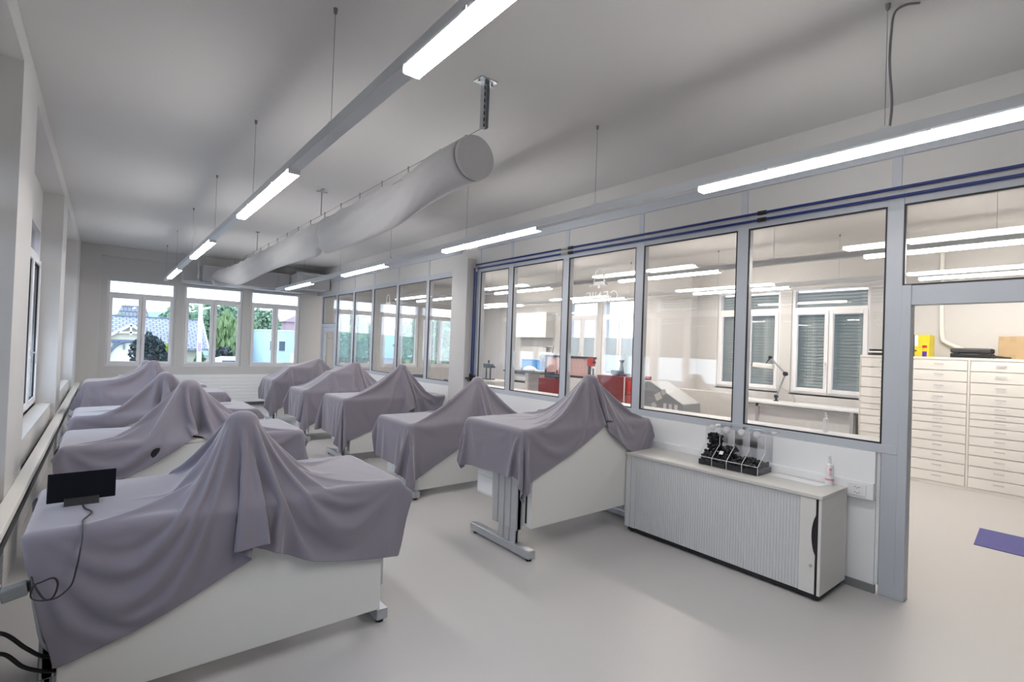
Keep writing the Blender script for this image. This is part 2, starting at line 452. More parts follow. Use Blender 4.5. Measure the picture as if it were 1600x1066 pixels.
# ------------------------------------------------------------------ lettering on the glass (reads correctly from the other room)
def lettering(cy, cz, scale, short=False):
    x = PX+.007
    root = thing('glass_lettering', 'white bell emblem over the mirrored word GENIE on the partition glass', 'sign', (x, cy, cz))
    b = MB()
    out = [(0, .155), (.03, .145), (.055, .115), (.065, .07), (.072, .02), (.095, -.02), (.13, -.045)]
    inn = [(.0, .135), (.022, .125), (.040, .10), (.046, .06), (.05, .02)]
    prof = [(p[0], p[1]) for p in out] + [(-p[0], p[1]) for p in out[::-1]]
    def seg(p, q, w):
        p, q = Vector((0, p[0], p[1])), Vector((0, q[0], q[1])); d = (q-p).normalized(); s = Vector((1, 0, 0)).cross(d)
        o = Vector((x, cy, cz)); c = o + (p+q)/2*scale
        b.obox(c, d, s, (1, 0, 0), (q-p).length*scale+w*.6, w, .0015)
    for sgn in (1, -1):
        pp = [(sgn*p[0], p[1]) for p in out]
        for p, q in zip(pp, pp[1:]): seg(p, q, .014*scale*1.2)
    seg((-.12, -.035), (.12, -.035), .016*scale)
    seg((-.085, -.015), (.085, -.015), .028*scale)
    b.lathe((x, cy, cz-.062*scale), [(.018*scale, -.0007), (.018*scale, .0007)], 12, (1, 0, 0))
    b.build('bell_emblem', 'white_sticker', root)
    # the word, in strokes of a serif face; local u runs to the reader's right in the second room (towards +y)
    w = MB()
    def st(p, q, t): 
        p, q = Vector((0, p[0], p[1])), Vector((0, q[0], q[1])); d = (q-p).normalized(); s = Vector((1, 0, 0)).cross(d)
        w.obox(Vector((x, cy, cz)) + (p+q)/2*scale, d, s, (1, 0, 0), (q-p).length*scale, t*scale, .0015)
    H = .11; z0 = -.235
    def E(u):
        st((u, z0), (u, z0+H), .018); st((u-.012, z0+H), (u+.055, z0+H), .010); st((u-.012, z0), (u+.058, z0), .008); st((u, z0+H/2), (u+.042, z0+H/2), .008)
        st((u+.055, z0+H), (u+.055, z0+H-.02), .006); st((u+.058, z0), (u+.058, z0+.022), .006)
    def I(u):
        st((u, z0), (u, z0+H), .016); st((u-.016, z0+H), (u+.016, z0+H), .006); st((u-.016, z0), (u+.016, z0), .006)
    def N(u):
        st((u, z0), (u, z0+H), .008); st((u+.075, z0), (u+.075, z0+H), .008); st((u, z0+H), (u+.075, z0), .016)
        st((u-.016, z0), (u+.014, z0), .006); st((u-.014, z0+H), (u+.004, z0+H), .006); st((u+.061, z0+H), (u+.089, z0+H), .006)
    def G(u):
        c = (u+.05, z0+H/2); rr = .056; pts = [(c[0]+rr*math.cos(R(a)), c[1]+rr*math.sin(R(a))) for a in range(45, 330, 15)]
        for p, q in zip(pts, pts[1:]): st(p, q, .013)
        st((u+.092, z0+.005), (u+.092, z0+.052), .013); st((u+.075, z0+.052), (u+.105, z0+.052), .006)
    # reader in the second room sees +y ... -y as left to right mirrored, so the word starts at low y
    G(-.27); E(-.13); N(-.03); I(.09); E(.135)
    wo = w.build('word_genie', 'white_sticker', root)
    return root
lettering(3.97, 2.50, 1.0)
lettering(9.62, 2.52, 1.0)['label'] = 'white bell emblem over mirrored lettering on the far glass beyond the pillar'

# ------------------------------------------------------------------ tube lights on suspended rails
def track_light(x, y0, y1, z, runs, wires, glow, label, name='track_light', group='suspended light rails'):
    t = thing(name, label, 'light', (x, y0, z+.035), group)
    m = MB(); m.box(x-.030, x+.030, y0, y1, z+.045, z+.10); m.box(x-.036, x+.036, y0, y1, z+.030, z+.048)
    m.build('rail', 'lamp_body', t, bev=.003)
    for a, b in runs:
        d = MB(); d.prism([(x-.0375, a, z+.030), (x-.0375, a, z+.006), (x-.030, a, z), (x+.030, a, z), (x+.0375, a, z+.006), (x+.0375, a, z+.030)], (0, b-a, 0))
        df = d.build('diffuser', glow, t)
        for q in (a-.006, b): MB().box(x-.038, x+.038, q, q+.006, z+.002, z+.04).build('end_cap', 'upvc', df)
        for yy in (a+.45, b-.45): MB().box(x-.041, x-.030, yy-.012, yy+.012, z+.03, z+.045).build('clip', 'handle', t)
    for y in wires:
        w = MB(); w.tube([(x, y, z+.10), (x, y, HC-.03)], .0016, 6); w.lathe((x, y, HC-.035), [(.004, 0), (.010, .010), (.012, .035)], 10)
        h = w.build('hanger_wire', 'wire', t)
        b = MB(); b.prism([(x-.012, y-.05, z+.10), (x-.012, y+.05, z+.10), (x-.012, y+.012, z+.125), (x-.012, y-.012, z+.125)], (.024, 0, 0)); b.build('bracket', 'steel', h)
    return t
RUNS = [(.22, 1.90), (3.57, 5.26), (6.87, 8.57), (10.25, 12.0)]
WIRES = [-1.15, .86, 2.87, 4.80, 6.75, 8.74, 10.82, 12.8]
track_light(.945, -3.4, 12.9, 2.80, RUNS, WIRES, 'lamp_glow', 'white tube light rail hanging over the window row of benches')
track_light(3.137, -3.4, 12.9, 2.80, RUNS, WIRES, 'lamp_glow', 'white tube light rail hanging beside the glazed partition')
track_light(6.40, -3.4, 12.9, 2.80, RUNS, WIRES, 'lamp_glow2', 'tube light rail just behind the partition glass in the second room')
track_light(8.55, -3.4, 12.9, 2.80, RUNS, WIRES, 'lamp_glow2', 'tube light rail above the drawer cabinets in the second room')
cb = MB(); cb.tube(spline([(3.16, .845, 2.91), (3.17, .84, 3.05), (3.155, .85, 3.25), (3.165, .85, 3.42), (3.175, .84, 3.53), (3.20, .80, 3.562), (3.24, .75, 3.566)]), .006)
tag(cb.build('power_cable', 'wire', smooth=True), 'grey supply cable running up from the partition light rail to the ceiling', 'cable')

# ------------------------------------------------------------------ fabric air duct
def textile_duct():
    cx = 2.03
    t = thing('textile_air_duct', 'long grey fabric air duct sagging from a ceiling cable', 'air duct', (cx, 3.1, 3.25))
    rg = []; N = 40; y = 3.06; r2 = random.Random(3)
    def prof(y):
        k = min(1, max(0, (y-3.40)/1.0)); k2 = min(1, max(0, (12.9-y)/1.6)); k = k*k*(3-2*k)*k2
        top = 3.215 - .012*k - .022*k*abs(math.sin(math.pi*(y-3.53)/.545))
        bot = 2.895 - k*(.135 + .03*math.sin((y-4.2)*1.1)); 
        if 6.0 < y < 6.6: bot += .07*math.exp(-((y-6.32)/.10)**2)
        w = .16 - .088*k
        if 6.0 < y < 6.6: w -= .02*math.exp(-((y-6.32)/.06)**2)
        if y > 12.2: bot += (y-12.2)*.04; w += .02
        return k, top, bot, w
    while y <= 13.25:
        k, top, bot, w = prof(y); mz = (top+bot)/2; h = (top-bot)/2; ring = []
        for i in range(N):
            a = 2*math.pi*i/N; c, s = math.cos(a), math.sin(a)
            pinch = 1 - k*.75*max(0, c)**2.5
            wr = k*.006*math.sin(7*a + y*3.1) + k*.006*math.sin(3*a - y*5.3) + .004*math.sin(11*a+y*17)*min(1, max(0, (y-3.34)*6))*math.exp(-max(0, y-3.4)*.8)*2
            ring.append((cx + s*(w*pinch + wr), y, mz + c*h + .3*wr*s))
        rg.append(ring); y += .04 if y < 7 else .08
    MB().rings(rg, cap=False).build('sleeve', 'duct', t, smooth=True).modifiers.new('thick', 'SOLIDIFY').thickness = .003
    d = MB(); d.lathe((cx, 3.045, 3.055), [(.156, .03), (.160, .022), (.160, -.004), (.152, -.010)], 40, (0, -1, 0))
    d.build('end_disc', 'duct', t, smooth=True)
    s = MB(); s.tube([(cx, 2.95, 3.245), (cx, 13.3, 3.245)], .003, 6); s.build('support_cable', 'wire', t)
    yy = 3.16
    for i in range(19):
        h = MB(); zt = prof(yy)[1]
        h.tube([(cx, yy, 3.258), (cx, yy, 3.235), (cx, yy, zt-.004)], [.009, .006, .004], 6); h.build('hook', 'wire', t)
        yy = 3.53 + .545*i
    q = MB()
    for k in range(9): q.box(cx-.118, cx-.112, 3.95+k*.022, 3.957+k*.022, 3.085, 3.089)
    q.build('stitching', 'wire', t)
    c = MB(); c.lathe((cx, 13.2, 3.03), [(.175, 0), (.175, .35), (.16, .35)], 24, (0, 1, 0)); c.build('collar', 'duct', t, smooth=True)
textile_duct()
def duct_bracket():
    t = thing('ceiling_bracket', 'perforated zinc channel hanging from the ceiling at the end of the fabric duct', 'bracket', (2.03, 2.93, HC))
    m = MB(); m.box(2.005, 2.009, 2.91, 2.95, 3.235, HC-.006); m.box(2.05, 2.054, 2.91, 2.95, 3.235, HC-.006); m.box(2.009, 2.05, 2.946, 2.95, 3.235, HC-.006)
    ch = m.build('channel', 'steel', t)
    s = MB()
    for k in range(7): s.box(2.018, 2.041, 2.943, 2.9455, 3.25+k*.045, 3.275+k*.045)
    s.build('slot', 'black', ch)
    p = MB(); p.box(1.96, 2.10, 2.88, 2.98, HC-.006, HC); p.lathe((1.975, 2.93, HC-.024), [(.009, 0), (.009, .02)], 8); p.lathe((2.085, 2.93, HC-.024), [(.009, 0), (.009, .02)], 8)
    p.build('plate', 'steel', t)
    e = MB(); e.tube([(2.03, 2.93, 3.24), (2.03, 2.96, 3.245)], .008, 8); e.build('eye_bolt', 'steel', t)
duct_bracket()
for y, lab in ((6.4, 'small ceiling cross bracket with a rod to the fabric duct, halfway along it'), (9.8, 'thin ceiling rod holding the fabric duct, farther from the round end disc')):
    t = thing('duct_hanger', lab, 'bracket', (2.03, y, HC), 'duct hangers')
    MB().tube([(2.03, y, 3.25), (2.03, y, HC)], .006, 8).build('rod', 'wire', t)
    if y < 8:
        b = MB(); b.box(1.965, 2.095, y-.010, y+.010, HC-.04, HC-.025); b.box(2.02, 2.04, y-.06, y+.06, HC-.025, HC); b.build('cross_bar', 'steel', t)
    else: MB().box(2.0, 2.06, y-.03, y+.03, HC-.012, HC).build('cross_bar', 'wire', t)
def back_services():
    t = thing('cable_tray', 'zinc cable tray hung across the room above the rear windows', 'cable tray', (2.4, 13.35, 2.92))
    m = MB(); m.box(1.30, 4.30, 13.60, 13.80, 2.895, 2.902); m.box(1.30, 4.30, 13.60, 13.605, 2.902, 2.955); m.box(1.30, 4.30, 13.795, 13.80, 2.902, 2.955)
    m.build('tray', 'steel', t)
    for x in (1.32, 1.62): MB().box(x-.02, x+.02, 13.68, 13.72, 2.90, HC).build('hanger', 'alu_metal', t)
    d = thing('ventilation_box', 'grey ventilation box under the ceiling in the far corner by the partition', 'duct box', (3.95, 13.5, 2.98))
    MB().box(3.62, PX-.02, 13.0, 13.58, 2.97, 3.34).build('casing', 'duct', d, bev=.01)
    MB().box(3.60, PX-.02, 12.98, 13.0, 3.30, 3.36).build('flange', 'steel', d)
    e = thing('supply_duct', 'grey duct box feeding the fabric duct below the rear beam', 'duct box', (2.0, 13.6, 2.95))
    MB().box(1.70, 3.60, 13.55, 13.86, 2.96, 3.34).build('casing', 'duct', e, bev=.01)
back_services()

# ------------------------------------------------------------------ blue compressed air pipes with drops and valves
def air_pipe(x, z, yd, label, zv):
    t = thing('compressed_air_pipe', label, 'pipe', (x, yd, zv), 'compressed air pipes')
    r = .0115
    m = MB(); m.tube([(x, -.1, z), (x, yd-.03, z)], r, 10); m.build('run', 'bluepipe', t, smooth=True)
    m = MB(); m.tube([(x, yd, z-.03), (x, yd, zv+.05)], r, 10); m.build('drop', 'bluepipe', t, smooth=True)
    e = MB(); e.tube([(x, yd-.045, z), (x, yd-.01, z), (x, yd, z-.01), (x, yd, z-.045)], .017, 10); e.build('elbow', 'brass', t, smooth=True)
    for y in (4.47, 2.15):
        c = MB(); c.tube([(x, y-.10, z), (x, y-.03, z)], .019, 10); c.build('coupling', 'black', t, smooth=True)
        if y > 3: MB().tube([(x, y-.03, z), (x, y+.09, z)], .015, 10).build('sleeve', 'brass', t, smooth=True)
    c = MB(); c.box(x-.03, x+.03, yd-.02, yd+.02, zv, zv+.06); c.tube([(x-.05, yd, zv+.03), (x-.10, yd, zv+.03)], .014, 8); c.build('valve', 'black', t, bev=.004)
    c = MB(); c.box(x-.015, x+.015, yd-.05, yd+.05, zv+.06, zv+.10); c.build('tap', 'black', t, bev=.005)
air_pipe(PX-.04, 2.945, 6.468, 'upper blue compressed air pipe running above the partition glass', 1.17)
air_pipe(PX-.04, 2.885, 6.42, 'lower blue compressed air pipe running along the partition head rail', 1.15)

# ------------------------------------------------------------------ cable duct along the window wall
def wall_trunking():
    t = thing('cable_trunking', 'cream cable trunking ledge running along the window wall behind the benches', 'trunking', (-.42, 6, .5))
    m = MB(); m.box(-.46, -.385, -3.5, 13.9, .625, .640); m.box(-.392, -.385, -3.5, 13.9, .585, .625); m.build('top_cover', 'cream', t, bev=.004)
    m = MB(); m.box(-.46, -.40, -3.5, 13.9, .47, .52); m.box(-.46, -.44, -3.5, 13.9, .52, .625); m.build('channel', 'blackish', t)  # near-black channel colour stands for the shade inside the trunking
    for k in range(5):
        s = MB(); y = 2.2+k*2.0
        for j in range(3): s.box(-.44, -.418, y+j*.11, y+.09+j*.11, .535, .61)
        s.build('socket_strip', 'upvc', t, bev=.004)
wall_trunking()
def wall_panels():
    m = MB()
    for z in [.02+.03*k for k in range(15)]: m.box(-.455, -.447, -3.5, 4.44, z, z+.024)
    tag(m.build('radiator', 'plinth'), 'ribbed radiator cover in painted shade on the window wall below the cable trunking', 'radiator')  # dark grey paints in the shade below the trunking
wall_panels()
def rear_radiator():
    t = thing('convector_radiator', 'long white ribbed radiator below the rear windows', 'radiator', (2.2, YB-.08, .1))
    m = MB()
    for k in range(8): m.box(.25, 4.05, YB-.115, YB-.045, .10+.083*k, .172+.083*k)
    m.build('ribs', 'panel', t, bev=.008)
    MB().box(.27, 4.03, YB-.10, YB-.015, .09, .78).build('core', 'panel', t)
    for x in (.25, 4.02): MB().box(x, x+.03, YB-.12, YB-.014, .0, .79).build('end_cover', 'panel', t, bev=.004)
rear_radiator()

# ------------------------------------------------------------------ height-adjustable benches
LX, RX = (-.22, 1.44), (2.62, 4.26)
BENCH = [   # row, y0, top height, panel bottom, label
 (LX, 2.83, .855, .115, 'white bench by the window wall with a black tablet on its cover'),
 (LX, 4.80, .86, .12, 'white bench in the window row directly behind the one with the tablet'),
 (LX, 6.55, .85, .12, 'third white bench of the window row counting from the one with the tablet'),
 (LX, 8.60, .86, .12, 'fourth white bench of the window row, its cover raised high at the wall end'),
 (LX, 10.6, .81, .10, 'last white bench of the window row, closest to the rear windows'),
 (RX, 3.08, 1.03, .235, 'tall white bench beside the grey tambour cabinet'),
 (RX, 4.98, .81, .085, 'low white bench of the partition row, in front of the pillar with blue pipes'),
 (RX, 6.95, .885, .12, 'white bench in the middle of the partition row'),
 (RX, 8.76, .84, .12, 'fourth white bench of the partition row counting from the tambour cabinet'),
 (RX, 10.8, .87, .12, 'last white bench of the partition row, closest to the rear windows'),
]
def bench(row, y0, h, zb, label):
    x0, x1 = row
    t = thing('workbench', label, 'bench', (x0, y0, 0), 'height adjustable benches')
    MB().box(x0, x1, y0, y0+.80, h-.03, h).build('tabletop', 'tabletop', t, bev=.006)
    sides = ((x0+.045, 1), (x1-.105, -1))
    for xx, sg in sides:
        m = MB()
        for a in (.10, .185, .27, .355): m.box(xx, xx+.06, y0+a, y0+a+.075, .20, h-.03)
        m.box(xx+.008, xx+.052, y0+.10, y0+.43, .20, h-.03)
        leg = m.build('leg', 'alu_metal', t, bev=.006)
        m = MB()
        for a in (.125, .205, .285): m.box(xx+.010, xx+.050, y0+a, y0+a+.065, .085, .24)
        m.box(xx+.016, xx+.044, y0+.125, y0+.35, .085, .24); m.build('inner_column', 'alu_metal', leg, bev=.005)
        f = MB(); f.box(xx-.005, xx+.070, y0-.07 if sg > 0 else y0+.03, y0+.75, .022, .088); f.build('foot', 'alu_metal', leg, bev=.008)
        for yy in (y0-.03 if sg > 0 else y0+.07, y0+.70):
            g = MB(); g.lathe((xx+.032, yy, 0), [(.024, 0), (.024, .012), (.012, .014), (.012, .024)], 12); g.build('glide', 'black', leg)
    MB().box(x0+.11, x1-.11, y0-.01, y0+.12, zb, h-.032).build('front_panel', 'body', t, bev=.004)
    for x in ((x0+.107,) if x0 > 1 else ()):
        s = MB(); s.box(x, x+.003, y0+.045, y0+.065, zb+.03, h-.08); s.build('panel_slot', 'black', t)
    d = MB(); d.box(x0+.12, x0+.52, y0+.52, y0+.77, h-.68, h-.032); dr = d.build('drawer_unit', 'body', t, bev=.003)
    for k in range(4):
        z = h-.66+k*.155; b = MB()
        b.box(x0+.115, x0+.121, y0+.53, y0+.76, z, z+.148); q = b.build('drawer_front', 'panel', t, bev=.002)
    return t
benches = [bench(*b) for b in BENCH]
kn = MB(); kn.lathe((.35, 4.79, .775), [(.05, 0), (.052, .012), (.042, .03), (.02, .034)], 20, (0, -1, 0))
kn.build('knob', 'black', benches[1], smooth=True)

def microscope(x, y, z, hh, label):
    t = thing('microscope', label, 'microscope', (x, y, z), 'covered microscopes')
    MB().box(x-.11, x+.11, y-.10, y+.16, z, z+.035).build('base', 'blackish', t, bev=.01)
    MB().tube([(x, y+.05, z+.03), (x, y+.05, z+hh*.62), (x, y+.02, z+hh*.78)], [.03, .028, .026], 12).build('column', 'black', t, smooth=True)
    MB().lathe((x, y, z+hh*.52), [(.022, 0), (.036, .03), (.042, hh*.2), (.03, hh*.36)], 16).build('head', 'blackish', t, smooth=True)
    MB().lathe((x-.035, y+.05, z+hh*.4), [(.02, 0), (.02, .03)], 12, (-1, 0, 0)).build('focus_knob', 'black', t)
microscope(.57, 5.05, .86, .42, 'black microscope base showing below the raised cloth on the second window bench')
microscope(3.6, 9.02, .84, .44, 'black microscope under the fourth cloth of the partition row')
microscope(3.6, 11.03, .87, .40, 'black microscope showing below the cloth on the bench closest to the rear windows')

# ------------------------------------------------------------------ cloths draped over benches and the instruments on them
def cl(xl, xr, yf, yb, rot=0., fr=4.): return ((xl+xr)/2, (yf+yb)/2, xr-xl, yb-yf, rot, fr)
CLOTHS = [   # bench index, (peak x, y, height, r0, r1), boxes under the cloth, (overhang at both ends, front edge y, back edge y, turn, friction), cell size, label
 (0, (.61, 3.12, .42, .085, .068), [], (.05, .08, 2.36, 3.95, .05, 11.5), .020, 'grey lilac dust cloth with the black tablet standing on it'),
 (1, (.57, 5.05, .45, .09, .07), [], (.08, .12, 4.46, 5.95, .05, 16), .024, 'grey lilac dust cloth on the second window row bench, a black knob below its hem'),
 (2, (.54, 6.83, .42, .08, .065), [], (.08, .10, 6.3, 7.65, 0, 30), .030, 'grey lilac dust cloth on the third bench of the window row'),
 (3, (.555, 8.9, .45, .08, .065), [(-.2, .05, 8.62, 9.3, .17)], (.14, .10, 8.15, 9.7, 0, 30), .032, 'grey lilac dust cloth of the window row held up high at its wall end'),
 (4, (.58, 10.9, .42, .08, .065), [], (.1, .1, 10.2, 11.7, 0, 30), .036, 'grey lilac dust cloth peeking up last in the window row before the rear windows'),
 (5, (3.58, 3.26, .42, .085, .062), [], (.30, .12, 2.72, 4.16, 0, 15), .021, 'grey lilac dust cloth on the tall bench beside the tambour cabinet'),
 (6, (3.6, 5.13, .49, .09, .066), [], (.40, .12, 4.53, 6.0, .03, 30), .023, 'grey lilac dust cloth on the low bench in front of the blue pipes'),
 (7, (3.6, 7.18, .475, .09, .066), [], (.44, .03, 6.46, 8.0, 0, 24), .026, 'grey lilac dust cloth on the middle bench of the partition row, its tip hanging low'),
 (8, (3.6, 9.02, .47, .08, .062), [(3.1, 3.5, 8.85, 9.25, .3)], (.34, .08, 8.27, 9.8, 0, 20), .030, 'grey lilac dust cloth with a flat hump beside its peak, fourth in the partition row'),
 (9, (3.6, 11.03, .43, .08, .062), [(2.95, 3.4, 10.85, 11.3, .26)], (.34, .08, 10.3, 11.8, 0, 20), .034, 'grey lilac dust cloth on the partition row bench closest to the rear windows'),
]
def drape_cloths():
    temp, done = [], []
    for bi, (px, py, ph, r0, r1), boxes, (ol, orr, yf, yb, rot, fr), res, label in CLOTHS:
        (x0, x1), y0, zt = BENCH[bi][0], BENCH[bi][1], BENCH[bi][2]
        bm = bmesh.new()
        def cube(a, b, c, d, e, f, bev):
            r = bmesh.ops.create_cube(bm, size=1)
            for v in r['verts']: v.co = ((v.co.x+.5)*(b-a)+a, (v.co.y+.5)*(d-c)+c, (v.co.z+.5)*(f-e)+e)
            if bev: bmesh.ops.bevel(bm, geom=list({e_ for v in r['verts'] for e_ in v.link_edges}), offset=bev, segments=2, affect='EDGES')
        cube(x0, x1, y0-.012, y0+.8, -.1, zt, .014)
        for a, b, c, d, h in boxes: cube(a, b, c, d, zt-.01, zt+h, .03)
        prof = [(r0, -.02), (r0, ph*.3), (r1, ph*.62), (r1, ph-r1*.7)] + [(r1*math.cos(i/6*math.pi/2), ph-r1*.7+r1*.7*math.sin(i/6*math.pi/2)) for i in range(1, 7)]
        rings = [[bm.verts.new((px+r_*math.cos(2*math.pi*k/20), py+r_*math.sin(2*math.pi*k/20), zt+z)) for k in range(20)] for r_, z in prof[:-1]]
        top = bm.verts.new((px, py, zt+prof[-1][1]))
        for a, b in zip(rings, rings[1:]):
            for k in range(20): bm.faces.new((a[k], a[(k+1) % 20], b[(k+1) % 20], b[k]))
        for k in range(20): bm.faces.new((rings[-1][k], rings[-1][(k+1) % 20], top))
        me = bpy.data.meshes.new('drape_form'); bm.to_mesh(me); bm.free()
        co = bpy.data.objects.new('drape_form', me); COL.objects.link(co); temp.append(co)
        co.modifiers.new('collide', 'COLLISION'); co.collision.thickness_outer = .008; co.collision.cloth_friction = fr; co.collision.damping = .3
        # the cloth starts as a ridge laid over the instrument and the bench ends, unstretched, and falls from there
        def profile(sgn, end, over):
            reach = abs(end-px); pts = [(0, ph+.02), (.05, ph+.02)]
            bx = [q_ for q_ in boxes if (q_[0]+q_[1])/2*sgn > px*sgn]
            if bx:
                n_, f_ = sorted((abs(bx[0][0]-px), abs(bx[0][1]-px)))
                if bx[0][4] > (ph+.02)*(1-n_/(reach*.7)): pts.append((n_, bx[0][4]+.014))
                pts += [(f_, bx[0][4]+.014), (min(f_+.2, reach), .014)]
            else: pts.append((reach*.68, .014))
            if pts[-1][0] < reach: pts.append((reach+.02, .014))
            pts.append((pts[-1][0]+.02, -.02)); pts.append((pts[-1][0]+.01, -over)); return pts
        def length(pts): return sum(math.hypot(q[0]-p[0], q[1]-p[1]) for p, q in zip(pts, pts[1:]))
        def along(pts, s_):
            for p, q in zip(pts, pts[1:]):
                l = math.hypot(q[0]-p[0], q[1]-p[1])
                if s_ <= l: return p[0]+(q[0]-p[0])*s_/l, p[1]+(q[1]-p[1])*s_/l
                s_ -= l
            return pts[-1]
        pl, pr = profile(-1, x0, ol), profile(1, x1, orr); sl, sr = length(pl), length(pr); lx, ly = sl+sr, yb-yf; cx, cy = px, (yf+yb)/2
        nx, ny = int(lx/res), int(ly/res); v, f, hang = [], [], []; z = zt+.002
        for j in range(ny+1):
            for i in range(nx+1):
                a, b = lx*i/nx-sl, ly*j/ny
                v.append((px+a, yf+b, z)); h_, q_ = along(pl, -a) if a < 0 else along(pr, a); X = px+math.copysign(h_, a)
                hang.append((X, yf+b+(X-px)*rot, z+q_+.003*math.sin(i*.9+j*.4)))
        for j in range(ny):
            for i in range(nx):
                k = j*(nx+1)+i; f.append((k, k+1, k+nx+2, k+nx+1))
        me = bpy.data.meshes.new('dust_cloth'); me.from_pydata(v, [], f)
        o = bpy.data.objects.new('dust_cloth', me); COL.objects.link(o)
        flat = o.shape_key_add(name='flat'); laid = o.shape_key_add(name='laid'); laid.value = 1
        laid.data.foreach_set('co', [q_ for p_ in hang for q_ in p_])
        m = o.modifiers.new('cloth', 'CLOTH'); t = m.settings
        t.quality = 9; t.mass = .25; t.tension_stiffness = 25; t.compression_stiffness = 6; t.shear_stiffness = 4; t.bending_stiffness = .45; t.rest_shape_key = flat
        t.tension_damping = 10; t.compression_damping = 10; t.shear_damping = 5; t.bending_damping = .5; t.air_damping = 2
        q = m.collision_settings; q.collision_quality = 5; q.distance_min = .006; q.use_self_collision = True; q.self_distance_min = .006; q.friction = fr; q.self_friction = 3
        done.append((o, label, (cx, cy, zt)))
    for fr_ in range(1, 85): SC.frame_set(fr_)
    dg = bpy.context.evaluated_depsgraph_get()
    for o, label, org in done:
        me = bpy.data.meshes.new_from_object(o.evaluated_get(dg)); o.modifiers.clear(); o.shape_key_clear(); o.data = me
        me.transform(Matrix.Translation(-Vector(org))); o.location = org
        for p in me.polygons: p.use_smooth = True
        me.materials.clear(); me.materials.append(M['cloth'])
        sm = o.modifiers.new('relax', 'SMOOTH'); sm.factor = .5; sm.iterations = 1
        so = o.modifiers.new('thick', 'SOLIDIFY'); so.thickness = .0022; so.offset = 1
        o.modifiers.new('fine', 'SUBSURF').levels = 1; o.modifiers['fine'].render_levels = 1
        tag(o, label, 'dust cloth', 'dust cloths over the benches')
    for co in temp: me = co.data; bpy.data.objects.remove(co); bpy.data.meshes.remove(me)
    SC.frame_set(1)
drape_cloths()

# ------------------------------------------------------------------ tablet, its cable and the gear beside the nearest bench
def tablet():
    t = thing('tablet_screen', 'black tablet seen from behind on a wide stand on the cloth', 'tablet', (-.06, 3.2, .868))
    m = MB(); az = Vector((0, .18, 1)).normalized(); ay = Vector((0, 1, -.18)).normalized()
    m.obox((-.06, 3.205, .955), (1, .02, 0), ay, az, .255, .012, .135); m.build('screen', 'blackgloss', t, bev=.003)
    b = MB(); b.prism([(-.125, 3.165, .866), (-.125, 3.25, .866), (-.125, 3.20, .905), (-.125, 3.185, .905)], (.13, 0, 0)); b.build('stand', 'black', t, bev=.002)
tablet()
def cables():
    p = spline([(-.055, 3.165, .872), (-.045, 3.08, .876), (-.02, 3.0, .876), (-.045, 2.90, .876), (-.046, 2.82, .875), (-.046, 2.745, .83), (-.051, 2.72, .782), (-.057, 2.715, .739), (-.071, 2.71, .672), (-.105, 2.705, .638), (-.132, 2.70, .633), (-.169, 2.70, .64), (-.190, 2.70, .66),
                (-.184, 2.705, .697), (-.160, 2.70, .71), (-.125, 2.69, .72), (-.112, 2.69, .690), (-.125, 2.70, .64), (-.152, 2.71, .637), (-.19, 2.76, .69), (-.20, 2.82, .70)])
    tag(MB().tube(p, .0035, 6).build('tablet_cable', 'black', smooth=True), 'thin black cord from the tablet hanging in loops over the cloth edge', 'cable')
    for a, lab in (([(-.44, 2.3, .62), (-.36, 2.65, .56), (-.286, 2.85, .48), (-.209, 2.87, .384), (-.156, 2.88, .327), (-.10, 2.9, .30)], 'upper thick black cable sagging into the bench end with the tablet'),
                   ([(-.44, 2.3, .52), (-.36, 2.65, .47), (-.283, 2.85, .397), (-.216, 2.87, .311), (-.154, 2.88, .265), (-.10, 2.9, .24)], 'lower thick black cable sagging into the bench end with the tablet')):
        tag(MB().tube(spline(a), .008, 8).build('power_cable', 'black', smooth=True), lab, 'cable')
    w = spline([(-.205, 2.88, .66), (-.201, 2.9, .602), (-.183, 2.9, .477), (-.162, 2.9, .376), (-.12, 2.92, .30)])
    tag(MB().tube(w, .006, 8).build('power_cable', 'upvc', smooth=True), 'white cable running down behind the bench end with the tablet', 'cable')
    t = thing('power_adapter', 'grey plug adapter hanging below the trunking next to the nearest bench', 'adapter', (-.30, 2.80, .53))
    MB().obox((-.245, 2.80, .655), (1, .2, .15), (0, 1, 0), (-.15, 0, 1), .078, .05, .05).build('body', 'plinth', t, bev=.006)  # body coloured darker for the shadow it hangs in
    MB().obox((-.200, 2.81, .662), (1, .2, .15), (0, 1, 0), (-.15, 0, 1), .006, .052, .052).build('rim', 'black', t)
    MB().obox((-.30, 2.79, .648), (1, .2, .15), (0, 1, 0), (-.15, 0, 1), .03, .035, .035).build('plug', 'blackish', t, bev=.003)
    t = thing('plug_connector', 'black cable plug with a white sleeve stuck in the trunking beside the nearest bench', 'plug', (-.36, 2.95, .60))
    MB().tube([(-.41, 2.95, .585), (-.30, 2.96, .60)], .016, 10).build('plug', 'black', t)
    MB().tube([(-.41, 2.93, .63), (-.30, 2.95, .635)], .006, 8).build('sleeve', 'upvc', t)
cables()

